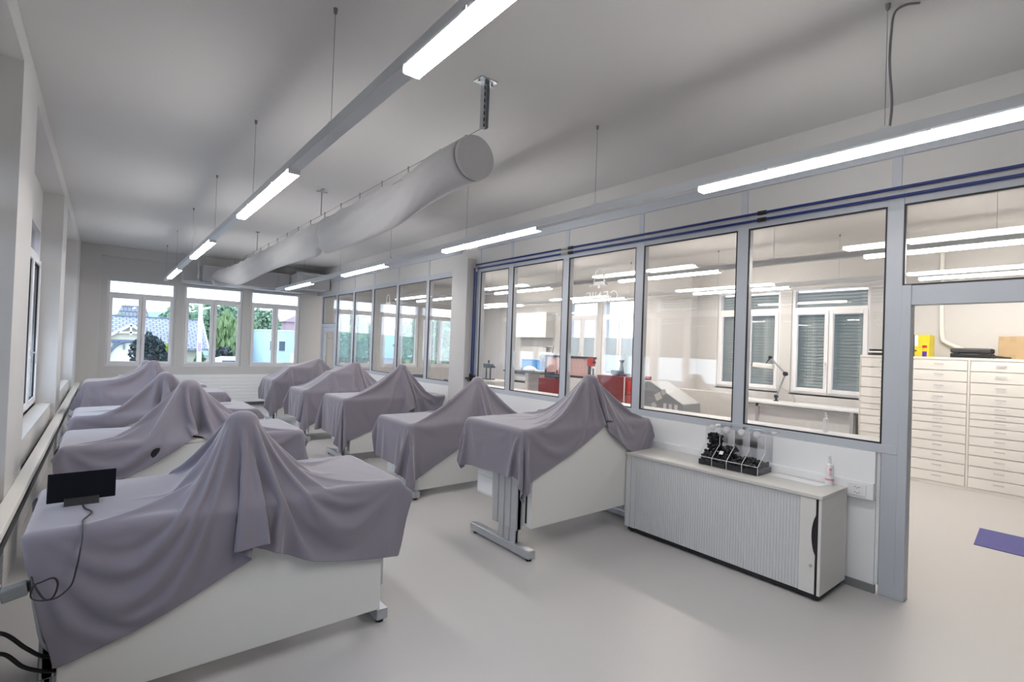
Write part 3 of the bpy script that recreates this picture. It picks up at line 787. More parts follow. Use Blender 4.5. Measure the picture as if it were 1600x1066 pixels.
# ------------------------------------------------------------------ tambour cabinet and what stands on it
def tambour_cabinet():
    x0, x1, y0, y1, h = 3.905, 4.385, 1.375, 3.06, .742
    t = thing('tambour_cabinet', 'low grey cabinet with a ribbed sliding front against the partition', 'cabinet', (x0, y0, 0))
    MB().box(x0+.03, x1-.02, y0+.02, y1-.02, .012, .05).build('plinth', 'black', t)
    for a in (y0+.05, y1-.05):
        MB().lathe((x0+.06, a, 0), [(.022, 0), (.022, .012)], 12).build('foot', 'black', t)
    MB().box(x0-.004, x1, y0-.004, y1+.004, h-.026, h).build('top', 'cabtop', t, bev=.003)
    MB().box(x0, x1, y0, y0+.02, .05, h-.027).build('side_panel', 'cabgrey', t, bev=.002)
    MB().box(x0+.02, x1, y1-.02, y1, .05, h-.027).build('side_panel', 'cabgrey', t, bev=.002)
    MB().box(x1-.012, x1, y0+.02, y1-.02, .05, h-.027).build('back_panel', 'cabgrey', t)
    MB().box(x0+.012, x1-.012, y0+.02, y1-.02, .05, .066).build('bottom_panel', 'cabgrey', t)
    m = MB(); m.box(x0, x0+.022, y1-.055, y1, .05, h-.027); m.box(x0, x0+.022, y1-.115, y1-.062, .05, h-.027); m.box(x0+.006, x0+.02, y1-.062, y1-.055, .05, h-.027)
    m.build('stile', 'tambour', t, bev=.002)
    m = MB(); y = y0+.145; x = x0+.006
    while y < y1-.118:
        m.box(x+.003, x+.010, y, y+.0205, .052, h-.03); y += .022
    m.box(x+.006, x+.014, y0+.13, y1-.11, .052, h-.03)
    m.build('tambour_front', 'tambour', t, bev=.0015)
    st = MB(); q = [(x0+.002, y0+.04), (x0+.002, y0+.135)]
    pts = [(x0+.002, y0+.140, .052), (x0+.002, y0+.140, h-.03), (x0+.002, y0+.037, h-.03), (x0+.002, y0+.037, .64)]
    for k in range(0, 11): pts.append((x0+.002, y0+.037+.026*math.sin(math.pi*k/10)**.7, .60-.028*k))
    pts += [(x0+.002, y0+.037, .30), (x0+.002, y0+.037, .052)]
    st.prism(pts, (.016, 0, 0)); s = st.build('pull_stile', 'cabgrey', t)
    l = MB(); l.lathe((x0+.003, y0+.062, .245), [(.011, 0), (.011, .006), (.004, .006)], 12, (-1, 0, 0)); l.build('lock', 'steel', s)
    b = MB(); b.box(x0+.010, x0+.03, y0+.019, y0+.075, .051, h-.028); b.build('grip_recess', 'black', t)
tambour_cabinet()
def dispenser():
    x0, x1, ya, yb, z = 4.07, 4.33, 1.90, 2.42, .743
    t = thing('acrylic_dispenser', 'clear acrylic dispenser with four bins on the tambour cabinet', 'dispenser', (x0, ya, z), None)
    n_ = 4; w = (yb-ya)/n_
    prof = [(x0, z), (x0, z+.07), (x0+.09, z+.15), (x0+.12, z+.17), (x0+.12, z+.325), (x1, z+.335), (x1, z)]
    for k in range(n_+1):
        y = ya+k*w
        MB().prism([(a, y-.0015, b) for a, b in prof], (0, .003, 0)).build('divider', 'acrylic', t)
        e = MB()
        for (a, b), (c, d) in zip(prof[:4], prof[1:5]): e.tube([(a, y, b), (c, y, d)], .0022, 5)
        e.build('polished_edge', 'acrylic_edge', t)
    MB().box(x0, x1, ya, yb, z, z+.003).build('floor_plate', 'acrylic', t)
    MB().box(x1-.003, x1, ya, yb, z+.003, z+.335).build('back_plate', 'acrylic', t)
    MB().box(x0-.003, x0, ya, yb, z, z+.07).build('front_plate', 'acrylic', t)
    MB().tube([(x0-.002, ya, z+.071), (x0-.002, yb, z+.071)], .0022, 5).build('front_edge', 'acrylic_edge', t)
    MB().box(x0+.118, x0+.121, ya, yb, z+.20, z+.325).build('upper_plate', 'acrylic', t)
    MB().box(x0+.115, x1, ya-.06, yb, z+.335, z+.340).build('lid', 'acrylic', t)
    for k in range(n_):
        y = ya+(k+.5)*w
        b = MB(); b.lathe((x0+.112, y, z+.312), [(.028, 0), (.028, .008), (.022, .010)], 20, (-1, 0, .25)); bb = b.build('badge', 'badge', t, smooth=True)
        c = MB(); c.obox((x0+.100, y, z+.316), (0, 1, 0), (0, 0, 1), (1, 0, 0), .026, .004, .001); c.obox((x0+.100, y, z+.308), (0, 1, 0), (0, 0, 1), (1, 0, 0), .018, .004, .001); c.build('badge_mark', 'paper', bb)
    hs = [(.085, .09), (.085, .10), (.09, .17), (.09, .27)]
    labs = ['black rubber pieces in the dispenser bin nearest the soap bottle', 'black rubber pieces with a white tag in the second dispenser bin from the soap bottle',
            'black rubber pieces heaped in the third dispenser bin from the soap bottle', 'black rubber pieces piled highest in the dispenser bin nearest the benches']
    for k in range(n_):
        m = MB(); y0, y1 = ya+k*w+.006, ya+(k+1)*w-.006
        low, hi = hs[k]
        m.box(x0+.004, x1-.01, y0, y1, z+.004, z+.045)
        r2 = random.Random(k+4)
        for q in range(170+int(900*max(0, hi-.09))):
            xx = r2.uniform(x0+.015, x1-.02); top = z+.055+(xx-x0)*.55 if xx < x0+.11 else z+hi-.01
            zz = r2.uniform(z+.02, top); yy = r2.uniform(y0+.012, y1-.012); rr = r2.uniform(.010, .017)
            m.lathe((xx, yy, zz), [(rr*.5, -rr*.8), (rr, -rr*.3), (rr, rr*.3), (rr*.5, rr*.8)], 7, (r2.uniform(-1, 1), r2.uniform(-1, 1), r2.uniform(-1, 1)+.01))
        tag(m.build('rubber_pieces', 'black', origin=(x0+.1, (y0+y1)/2, z)), labs[k], 'rubber parts', 'contents of the acrylic dispenser', 'stuff')
    tg = MB(); tg.obox((x0+.035, ya+2.5*w, z+.125), (0, 1, 0), (.75, 0, .66), (-.66, 0, .75), .032, .035, .002)
    tag(tg.build('paper_tag', 'paper'), 'small white tag lying on the black pieces in the dispenser', 'tag')
dispenser()
def cabinet_items():
    z = .743
    p = MB(); p.prism([(4.18, 1.50, z), (4.30, 1.48, z), (4.34, 1.86, z), (4.22, 1.88, z)], (0, 0, .0015)); tag(p.build('paper_sheet', 'paper'), 'white sheet of paper lying on the tambour cabinet before the soap bottle', 'paper')
    p = MB(); p.prism([(4.28, 1.44, z), (4.37, 1.44, z), (4.37, 1.62, z), (4.28, 1.62, z)], (0, 0, .0012)); tag(p.build('paper_sheet', 'papergrey'), 'small grey printed slip under the soap bottle on the cabinet', 'paper')
    def bottle(x, y, z, s, label, pink):
        t = thing('soap_bottle', label, 'bottle', (x, y, z), 'white pump bottles')
        MB().lathe((x, y, z), [(.026*s, 0), (.029*s, .006), (.029*s, .135*s), (.024*s, .152*s), (.011*s, .160*s), (.011*s, .172*s)], 24).build('body', 'bottle', t, smooth=True)
        c = MB(); c.lathe((x, y, z+.170*s), [(.013*s, 0), (.013*s, .022*s), (.006*s, .026*s), (.006*s, .042*s)], 14); c.box(x-.030*s, x+.008*s, y-.006*s, y+.006*s, z+.205*s, z+.218*s); c.build('pump', 'bottle', t, bev=.002)
        if pink:
            l = MB(); l.rings([[(x+.0296*s*math.cos(R(a)), y+.0296*s*math.sin(R(a)), z+q) for a in range(0, 360, 15)] for q in (.035, .047)], cap=False); l.build('label_band', 'bottle_label', t)
            l = MB()
            for q in range(3): l.obox((x-.026, y-.013, z+.075+q*.012), (-.45, .9, 0), (.9, .45, 0), (0, 0, 1), .022-.004*q, .002, .004)
            l.obox((x-.0262, y-.0145, z+.118), (-.48, .88, 0), (.88, .48, 0), (0, 0, 1), .016, .002, .016); l.build('label_print', 'bottle_label', t)
    bottle(4.32, 1.475, z+.0015, 1.0, 'white pump bottle with pink label print standing on the tambour cabinet', True)
    bottle(4.66, 1.63, 1.0945, .72, 'plain white pump bottle standing on the ledge behind the glass', False)
    s = MB(); s.prism([(4.56, 1.42, 1.093), (4.73, 1.36, 1.093), (4.745, 2.10, 1.093), (4.57, 2.15, 1.093)], (0, 0, .0012)); tag(s.build('paper_sheet', 'paper'), 'white sheet on the ledge behind the partition glass under the plain bottle', 'paper')
cabinet_items()
def wall_socket():
    x = PX-.045
    t = thing('wall_trunking', 'white wall trunking along the partition apron behind the tambour cabinet', 'trunking', (x, 3.8, .74))
    MB().box(PX-.060, PX+.008, 1.21, 6.45, .675, .80).build('body', 'panel', t, bev=.006)
    MB().box(PX-.062, PX-.060, 1.25, 6.40, .690, .785).build('cover', 'panel', t)
    s = thing('power_socket', 'white double power socket in the wall trunking right of the tambour cabinet', 'socket', (PX-.062, 1.32, .737))
    MB().box(PX-.068, PX-.062, 1.255, 1.375, .695, .780).build('plate', 'upvc', s, bev=.002)
    for zz in (.718, .756):
        i = MB(); i.box(PX-.0695, PX-.068, 1.275, 1.345, zz-.016, zz+.016); ins = i.build('insert', 'upvc', s, bev=.001)
        h = MB()
        for dy, dz in ((-.014, 0), (.014, 0), (0, -.006)): h.lathe((PX-.0695, 1.31+dy, zz+dz), [(.0035, 0), (.0035, .0006)], 8, (-1, 0, 0))
        h.build('hole', 'black', ins)
wall_socket()

# ------------------------------------------------------------------ second room: drawer cabinets and what is on them
ZB = [.045, .188, .338, .480, .612, .737, .860, .961, 1.043, 1.146, 1.287, 1.445, 1.595, 1.735]
def drawer_cabinet():
    t = thing('drawer_cabinet', '', 'cabinet', (9.05, 0, 0), 'tall drawer cabinets')
    m = MB(); m.box(9.07, 9.70, .0, .63, .045, 1.775); m.box(9.05, 9.07, 0, .012, .045, 1.775); m.box(9.05, 9.07, .618, .63, .045, 1.775); m.box(9.05, 9.07, .012, .618, 1.742, 1.775)
    m.build('body', 'cream', t, bev=.002)
    MB().box(9.06, 9.68, .0, .63, 0, .045).build('base', 'cream', t)
    for a, b in zip(ZB, ZB[1:]):
        d = MB(); d.box(9.045, 9.069, .017, .613, a+.006, b-.004); dr = d.build('drawer', 'cream', t, bev=.003)
        zc = a+(b-a)*.62; h = MB(); h.box(9.030, 9.036, .265, .365, zc-.008, zc+.010); h.box(9.034, 9.046, .265, .271, zc-.006, zc+.006); h.box(9.034, 9.046, .359, .365, zc-.006, zc+.006)
        h.build('handle', 'handle', dr)
    return t
dc = drawer_cabinet()
dlabels = ['cream drawer cabinet seen through the glass end pane beside the long worktable', 'cream drawer cabinet under the yellow binder, just inside the doorway', 'cream drawer cabinet under the cardboard box in the doorway', 'cream drawer cabinet at the picture edge of the doorway']
for i, y in enumerate((2.085, 1.455, .825, .195)):
    o = dc if i == 0 else copy_tree(dc)
    o.location = (9.05, y, 0); o['label'] = dlabels[i]
def cabinet_top_items():
    z = 1.776
    t = thing('ring_binder', 'yellow ring binder standing on the drawer cabinet', 'binder', (9.3, 2.03, z), 'binders')
    MB().box(9.28, 9.58, 1.93, 2.10, z, z+.32).build('cover', 'yellow', t, bev=.003)
    MB().box(9.276, 9.281, 2.06, 2.10, z+.15, z+.31).build('spine_label', 'paper', t)
    MB().lathe((9.28, 2.085, z+.085), [(.012, 0), (.012, .003)], 12, (-1, 0, 0)).build('finger_hole', 'black', t)
    m = MB()
    for q in (.13, .21): m.box(9.277, 9.281, 2.025, 2.045, z+q, z+q+.006)
    m.build('rivet', 'wire', t)
    t = thing('ring_binder', 'dark blue ring binder beside the yellow one', 'binder', (9.3, 2.14, z), 'binders')
    MB().box(9.28, 9.58, 2.11, 2.19, z, z+.32).build('cover', 'blue', t, bev=.003)
    t = thing('glue_bottle', 'small violet and yellow glue bottle with a red cap', 'bottle', (9.15, 1.95, z))
    MB().lathe((9.15, 1.955, z), [(.024, 0), (.026, .01), (.026, .075)], 16).build('body', 'purple', t, smooth=True)
    MB().lathe((9.15, 1.955, z+.075), [(.0262, 0), (.0262, .035), (.022, .05)], 16).build('label_band', 'yellow', t, smooth=True)
    MB().lathe((9.15, 1.955, z+.125), [(.024, 0), (.028, .01), (.028, .035), (.01, .04)], 16).build('cap', 'redbright', t, smooth=True)
    t = thing('tool_case', 'black plastic tool case lying on the drawer cabinets', 'case', (9.25, 1.46, z))
    MB().box(9.18, 9.48, 1.26, 1.68, z, z+.062).build('lower_shell', 'black', t, bev=.012)
    MB().box(9.18, 9.48, 1.26, 1.68, z+.066, z+.135).build('lid', 'blackish', t, bev=.02)
    MB().box(9.165, 9.18, 1.40, 1.55, z+.03, z+.05).build('handle', 'black', t, bev=.004)
    for y in (1.31, 1.59): MB().box(9.172, 9.182, y, y+.05, z+.04, z+.085).build('latch', 'black', t, bev=.002)
    t = thing('cardboard_box', 'brown taped cardboard box on the drawer cabinet', 'box', (9.35, 1.0, z))
    MB().box(9.25, 9.62, .78, 1.20, z, z+.30).build('carton', 'cardboard', t, bev=.004)
    m = MB()
    for a, b, c, d in ((1.03, 1.09, .22, .30), (1.03, 1.09, 0, .06), (1.15, 1.20, .24, .30), (1.15, 1.20, 0, .05)): m.box(9.2475, 9.25, a, b, z+c, z+d)
    m.box(9.25, 9.62, .97, 1.02, z+.30, z+.3015); m.build('tape', 'tape', t)
    m = MB().tube([(9.20, 1.235, z+.022), (9.16, 1.20, z+.022), (9.13, 1.06, z+.014)], [.022, .016, .010], 10)
    tag(m.build('hand_torch', 'black', smooth=True), 'small black hand torch lying before the cardboard box', 'torch')
    t = thing('label_printer', 'flat white and black device on the drawer cabinet beside the window', 'printer', (9.3, 2.55, z))
    MB().box(9.20, 9.45, 2.42, 2.66, z, z+.04).build('base', 'black', t, bev=.004); MB().box(9.20, 9.45, 2.42, 2.66, z+.042, z+.065).build('middle', 'upvc', t, bev=.004); MB().box(9.21, 9.44, 2.43, 2.65, z+.067, z+.095).build('lid', 'black', t, bev=.004)
    m = MB().tube(spline([(9.715, 1.89, HC), (9.715, 1.885, 2.6), (9.715, 1.87, 2.1), (9.715, 1.82, 2.0), (9.715, 1.6, 1.88), (9.715, 1.3, 1.72)]), .028, 12)
    tag(m.build('wall_pipe', 'cream', smooth=True), 'cream pipe bending down the wall behind the tool case', 'pipe')
cabinet_top_items()
fm = MB(); fm.prism([(6.43, -.4, 0), (7.12, -.4, 0), (7.12, 1.03, 0), (6.43, .97, 0)], (0, 0, .006)); tag(fm.build('floor_mat', 'mat_blue'), 'dark blue floor mat beyond the doorway', 'mat')

# ------------------------------------------------------------------ second room: worktable, lamp, machines
def worktable():
    t = thing('worktable', 'long white worktable under the windows with blinds', 'table', (9.13, 2.8, 0))
    MB().box(9.13, 9.74, 2.74, 5.85, .865, .90).build('tabletop', 'whitemachine', t, bev=.004)
    for y in (2.82, 4.3, 5.72):
        for x in (9.17, 9.66): MB().box(x, x+.05, y, y+.05, 0, .865).build('leg', 'alu_metal', t)
    MB().box(9.17, 9.22, 2.87, 5.72, .80, .865).build('apron', 'greymachine', t)
    MB().box(9.40, 9.44, 2.87, 5.72, .30, .80).build('back_board', 'whitemachine', t)
worktable()
def bench_lamp():
    t = thing('bench_lamp', 'white articulated bench lamp with black joints on the long worktable', 'lamp', (9.45, 4.1, .90))
    j0, j1, j2 = Vector((9.45, 4.12, .985)), Vector((9.42, 3.96, 1.40)), Vector((9.40, 4.22, 1.68))
    MB().lathe((9.45, 4.12, .90), [(.04, 0), (.04, .015), (.02, .02), (.018, .07)], 14).build('base', 'black', t)
    for a, b in ((j0, j1), (j1, j2)): MB().tube([a, b], .016, 8).build('arm', 'greymachine', t)
    for j, r_ in ((j0, .034), (j1, .04), (j2, .032)): MB().lathe(j-Vector((.03, 0, 0)), [(r_*.7, 0), (r_, .01), (r_, .05), (r_*.7, .06)], 12, (1, 0, 0)).build('joint', 'black', t)
    MB().obox((9.36, 4.32, 1.525), (0, 1, .06), (1, 0, 0), (0, -.06, 1), .36, .13, .085).build('head', 'cabgrey', t, bev=.02)
    MB().obox((9.36, 4.49, 1.515), (0, 1, -.9), (1, 0, 0), (0, .9, 1), .02, .10, .09).build('end_cap', 'blackish', t, bev=.004)
    MB().tube([j2, (9.37, 4.28, 1.57)], .012, 8).build('yoke', 'black', t)
    c = MB().tube(spline([j0+Vector((0, -.02, .2)), (9.44, 3.86, 1.05), (9.46, 3.80, .93), (9.5, 3.85, .905)]), .004, 6); c.build('cord', 'wire', t)
bench_lamp()
def red_cabinet():
    t = thing('tool_trolley', 'dark red tool cabinet with drawers behind the partition glass', 'tool cabinet', (6.5, 5.2, 0))
    MB().box(6.45, 7.15, 5.14, 5.72, .08, 1.29).build('body', 'red', t, bev=.004)
    for z in (.12, .35, .58, .80, 1.02):
        d = MB(); d.box(6.48, 7.12, 5.10, 5.14, z, z+.20); q = d.build('drawer', 'redbright', t, bev=.004)
        MB().box(6.6, 7.0, 5.085, 5.10, z+.15, z+.175).build('handle', 'black', q)
    MB().box(6.445, 6.455, 5.135, 5.155, .08, 1.29).build('edge_trim', 'cream', t)
    for x in (6.5, 7.1):
        for y in (5.19, 5.67): MB().lathe((x, y-.012, .04), [(.04, 0), (.04, .024)], 12, (0, 1, 0)).build('caster', 'black', t)
    v = thing('bench_tool', 'blue-black cast iron hand press with a round knob on the red tool cabinet', 'tool', (6.6, 5.38, 1.29))
    MB().box(6.52, 6.78, 5.28, 5.46, 1.29, 1.33).build('base', 'slate', v, bev=.006)
    MB().tube([(6.62, 5.36, 1.33), (6.62, 5.35, 1.42), (6.62, 5.35, 1.50)], [.055, .032, .018], 12).build('column', 'slate', v, smooth=True)
    MB().lathe((6.62, 5.35, 1.50), [(.012, 0), (.03, .01), (.03, .03), (.045, .04), (.045, .052)], 14).build('knob', 'slate', v, smooth=True)
    MB().box(6.55, 6.66, 5.44, 5.52, 1.31, 1.38).build('motor', 'slate', v, bev=.01)
    MB().tube([(6.6, 5.50, 1.35), (6.55, 5.62, 1.335)], .006, 6).build('lever', 'slate', v)
    r = thing('wire_rack', 'red framed rack with a fine grille and a red winding box', 'rack', (7.0, 6.5, 0))
    m = MB()
    for z in (1.18, 1.55): m.box(6.98, 7.02, 6.25, 7.6, z-.02, z+.02)
    m.box(6.98, 7.02, 6.38, 6.42, 0, 1.56); m.box(6.98, 7.02, 7.56, 7.60, 0, 1.56); m.build('frame', 'blackish', r)
    g = MB(); y = 6.45
    while y < 7.55: g.box(6.995, 7.005, y, y+.014, 1.20, 1.53); y += .028
    g.build('grille', 'palered', r)
    MB().box(6.95, 7.05, 6.30, 6.42, 1.40, 1.55).build('winding_box', 'redbright', r, bev=.008)
    MB().lathe((6.99, 6.30, 1.47), [(.025, 0), (.025, .04)], 12, (0, -1, 0)).build('crank_hub', 'black', r)
    MB().tube([(6.98, 6.29, 0), (6.98, 6.29, 1.36)], .014, 8).build('stand', 'slate', r)
    g = thing('slanted_machine', 'grey machine housing with a slanted top edge and square window behind the glass', 'machine', (6.3, 4.3, 0))
    MB().prism([(6.3, 3.95, 0), (6.3, 4.78, 0), (6.3, 4.78, 1.265), (6.3, 4.55, 1.27), (6.3, 4.0, .985)], (.45, 0, 0)).build('housing', 'greymachine', g, bev=.01)
    for c, s, m_ in (((6.296, 4.40, 1.06), .11, 'cabgrey'), ((6.296, 4.47, .93), .08, 'tambour'), ((6.296, 4.31, 1.13), .08, 'tambour')):
        MB().obox(c, (0, -.88, .47), (0, .47, .88), (1, 0, 0), s, s*.9, .006).build('window_plate', m_, g, bev=.002)
    for y in (4.08, 4.17, 4.26): MB().box(6.29, 6.30, y, y+.045, .88, .97).build('vent', 'upvc', g)
    b = thing('side_board', 'light grey low screen behind the slanted machine', 'screen', (7.2, 4.2, 0))
    MB().box(7.3, 7.36, 3.7, 5.0, 0.02, 1.13).build('board', 'cabgrey', b, bev=.003)
    MB().box(7.26, 7.40, 3.75, 3.80, 0, .02).build('foot', 'alu_metal', b); MB().box(7.26, 7.40, 4.9, 4.95, 0, .02).build('foot', 'alu_metal', b)
red_cabinet()
def machine_bench():
    t = thing('drawer_pedestal', 'white drawer block with dark gaps carrying a black worktop', 'drawer unit', (6.9, 8.3, 0))
    MB().box(6.92, 7.5, 8.05, 8.78, 0, 1.17).build('carcass', 'whitemachine', t, bev=.003)
    for z in (.28, .46, .64, .82, 1.0):
        d = MB(); d.box(6.905, 6.92, 8.10, 8.73, z, z+.13); d.build('drawer', 'whitemachine', t, bev=.003)
        MB().box(6.91, 6.921, 8.14, 8.69, z+.132, z+.172).build('grip_gap', 'blackish', t)
    MB().box(6.88, 7.6, 7.64, 8.85, 1.17, 1.195).build('worktop', 'blackish', t, bev=.003)
    MB().box(6.95, 7.5, 7.66, 7.70, 0, 1.17).build('end_panel', 'whitemachine', t)
    u = thing('milling_machine', 'white bench milling machine with a handwheel on the black worktop', 'machine', (7.2, 7.75, 1.195))
    MB().box(7.05, 7.4, 7.66, 7.98, 1.195, 1.24).build('base', 'whitemachine', u, bev=.01)
    MB().tube([(7.28, 7.78, 1.24), (7.28, 7.78, 1.75)], .055, 14).build('column', 'whitemachine', u, smooth=True)
    MB().box(7.06, 7.30, 7.69, 7.87, 1.42, 1.62).build('head', 'whitemachine', u, bev=.03)
    MB().lathe((7.06, 7.74, 1.51), [(.06, 0), (.075, .01), (.075, .03), (.03, .035), (.03, .06)], 18, (-1, -.3, 0)).build('handwheel', 'greymachine', u, smooth=True)
    MB().lathe((7.12, 7.78, 1.26), [(.012, 0), (.03, .05), (.045, .17)], 14).build('spindle', 'greymachine', u, smooth=True)
    m = MB(); m.lathe((7.2, 7.78, 1.72), [(.10, 0), (.10, .015)], 18); m.tube([(7.2, 7.78, 1.62), (7.2, 7.78, 1.72)], .02, 8); m.build('top_wheel', 'greymachine', u)
    MB().tube([(7.2, 7.62, 1.60), (7.2, 7.60, 1.75)], .008, 8).build('lever', 'blackish', u)
    b = thing('storage_box', 'sky blue plastic box on the black worktop', 'box', (7.4, 8.5, 1.195)); MB().box(7.30, 7.56, 8.15, 8.72, 1.195, 1.43).build('body', 'bluebox', b, bev=.01)
    MB().box(7.29, 7.57, 8.14, 8.73, 1.43, 1.445).build('lid', 'bluebox', b, bev=.004)
    c = MB(); c.lathe((7.1, 8.2, 1.195), [(.02, 0), (.16, .02), (.15, .06), (.06, .11), (.005, .12)], 18); tag(c.build('plastic_cover', 'whitemachine', smooth=True, origin=(7.1, 8.2, 1.195)), 'crumpled white cover lying before the sky blue box', 'cover')
    s = thing('small_table', 'low grey table carrying the small iron press behind the glass by the pillar', 'table', (6.9, 9.3, 0))
    MB().box(6.7, 7.3, 8.95, 9.9, .90, .93).build('tabletop', 'cabgrey', s, bev=.004)
    for x in (6.73, 7.23):
        for y in (8.98, 9.83): MB().box(x, x+.04, y, y+.04, 0, .90).build('leg', 'alu_metal', s)
    p = thing('hand_press', 'small dark iron press with two posts on the grey table behind the glass', 'press', (6.95, 9.5, .93))
    MB().box(6.85, 7.05, 9.36, 9.62, .93, .955).build('base', 'slate', p, bev=.004)
    for y in (9.41, 9.57): MB().tube([(6.95, y, .955), (6.95, y, 1.22)], .018, 8).build('post', 'slate', p)
    MB().box(6.88, 7.02, 9.37, 9.61, 1.20, 1.30).build('yoke', 'slate', p, bev=.015)
    MB().tube([(6.95, 9.49, 1.30), (6.95, 9.49, 1.38)], .02, 8).build('screw', 'slate', p)
    MB().tube([(6.95, 9.34, 1.23), (6.95, 9.26, 1.23)], .025, 8).build('knob', 'slate', p)
    d = thing('vise', 'dark iron vise on the red painted stand next to the milling machine', 'vise', (6.7, 7.15, 1.0))
    MB().box(6.55, 6.95, 6.85, 7.30, 0.0, 1.13).build('stand', 'red', d, bev=.006)
    MB().box(6.62, 6.90, 6.90, 7.20, 1.13, 1.18).build('bed', 'slate', d, bev=.006); MB().box(6.66, 6.80, 7.10, 7.22, 1.18, 1.25).build('jaw', 'slate', d, bev=.01)
    MB().tube([(6.73, 6.98, 1.18), (6.73, 6.98, 1.29)], .014, 8).build('handle', 'slate', d)
machine_bench()
def far_table():
    t = thing('worktable', 'white worktable behind the far partition glass with a slim lamp on it', 'table', (5.4, 9.0, 0))
    MB().box(5.05, 5.75, 7.4, 11.6, .87, .90).build('tabletop', 'whitemachine', t, bev=.004)
    for y in (7.5, 9.5, 11.5):
        for x in (5.1, 5.65): MB().box(x, x+.05, y, y+.05, 0, .87).build('leg', 'alu_metal', t)
    l = thing('desk_lamp', 'slim desk lamp with a dark head on the table behind the far glass', 'lamp', (5.3, 11.0, .90))
    MB().lathe((5.3, 11.0, .90), [(.09, 0), (.09, .012), (.012, .018)], 16).build('base', 'greymachine', l)
    MB().tube([(5.3, 11.0, .91), (5.3, 11.02, 1.62)], .010, 8).build('pole', 'upvc', l)
    MB().obox((5.3, 10.92, 1.63), (0, 1, .15), (1, 0, 0), (0, -.15, 1), .22, .07, .05).build('head', 'greymachine', l, bev=.012)
    for i, (y, lab) in enumerate(((10.1, 'dark instrument tray on the far table next to the slim lamp'), (8.35, 'dark instrument tray on the far table close to the pillar'))):
        k = thing('instrument_tray', lab, 'tray', (5.3, y, .90), 'dark instrument trays')
        MB().box(5.15, 5.5, y-.22, y+.22, .90, .99).build('tray', 'blackish', k, bev=.012); MB().box(5.17, 5.48, y-.20, y+.20, .99, 1.03).build('cover', 'slate', k, bev=.008)
far_table()
wc = thing('wall_cabinet', 'flat grey and white wall unit high up behind the glass', 'cabinet', (9.6, 11, 2.0))
MB().box(9.45, 9.75, 10.3, 11.0, 2.0, 2.7).build('door', 'cabgrey', wc, bev=.004); MB().box(9.45, 9.75, 11.0, 11.7, 2.0, 2.7).build('body', 'whitemachine', wc, bev=.004)

# ------------------------------------------------------------------ outside
def leaves(name, m, c, rad, n_, size, seed, parent, droop=False):
    r2 = random.Random(seed); b = MB()
    for i in range(n_):
        while True:
            p = Vector((r2.uniform(-1, 1), r2.uniform(-1, 1), r2.uniform(-1, 1)))
            if .25 < p.length < 1: break
        q = Vector(c) + Vector((p.x*rad[0], p.y*rad[1], p.z*rad[2])) * (1+.12*math.sin(p.x*5+seed)*math.cos(p.z*6))
        a = Vector((r2.uniform(-1, 1), r2.uniform(-1, 1), r2.uniform(-1, 1))).normalized()
        if droop: a = (Vector((0, 0, -1)) + a*.18).normalized()
        s = a.orthogonal().normalized(); s = (s*math.cos(i) + a.cross(s)*math.sin(i)); L = size*r2.uniform(.6, 1.4); W = L*(.16 if droop else .5)
        v = [b.bm.verts.new(q-a*L/2), b.bm.verts.new(q+s*W), b.bm.verts.new(q+a*L/2), b.bm.verts.new(q-s*W)]
        b.bm.faces.new(v)
    return b.build(name, m, parent)
def tree(name, label, x, y, z0, h, rad, m, seed, n_=1500, size=.35, droop=False, group=None):
    t = thing(name, label, 'tree', (x, y, z0), group)
    MB().tube([(x, y, z0), (x+.05, y, z0+h*.5), (x, y, z0+h*.8)], [h*.03, h*.022, h*.008], 8).build('trunk', 'bark', t)
    for k in range(4):
        a = k*1.6+seed; MB().tube([(x, y, z0+h*.4), (x+rad[0]*.5*math.cos(a), y+rad[1]*.5*math.sin(a), z0+h*.75)], [h*.012, h*.004], 6).build('branch', 'bark', t)
    leaves('foliage', m, (x, y, z0+h-rad[2]), rad, n_, size, seed, t, droop)
ZG = -2.6
gr = MB(); gr.box(-60, 90, YB+1.2, 160, ZG-.2, ZG); gr.build('ground', 'ground', kind='structure')
g2 = MB(); g2.box(XW+1.2, 90, -40, YB+1.2, ZG-.2, ZG); g2.build('ground_side', 'ground', kind='structure')
def hills():
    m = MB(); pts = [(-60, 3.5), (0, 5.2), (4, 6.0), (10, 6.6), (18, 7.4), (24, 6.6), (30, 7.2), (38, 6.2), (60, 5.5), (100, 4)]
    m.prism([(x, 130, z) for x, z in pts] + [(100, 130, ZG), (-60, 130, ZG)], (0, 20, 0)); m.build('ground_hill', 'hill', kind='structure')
hills()
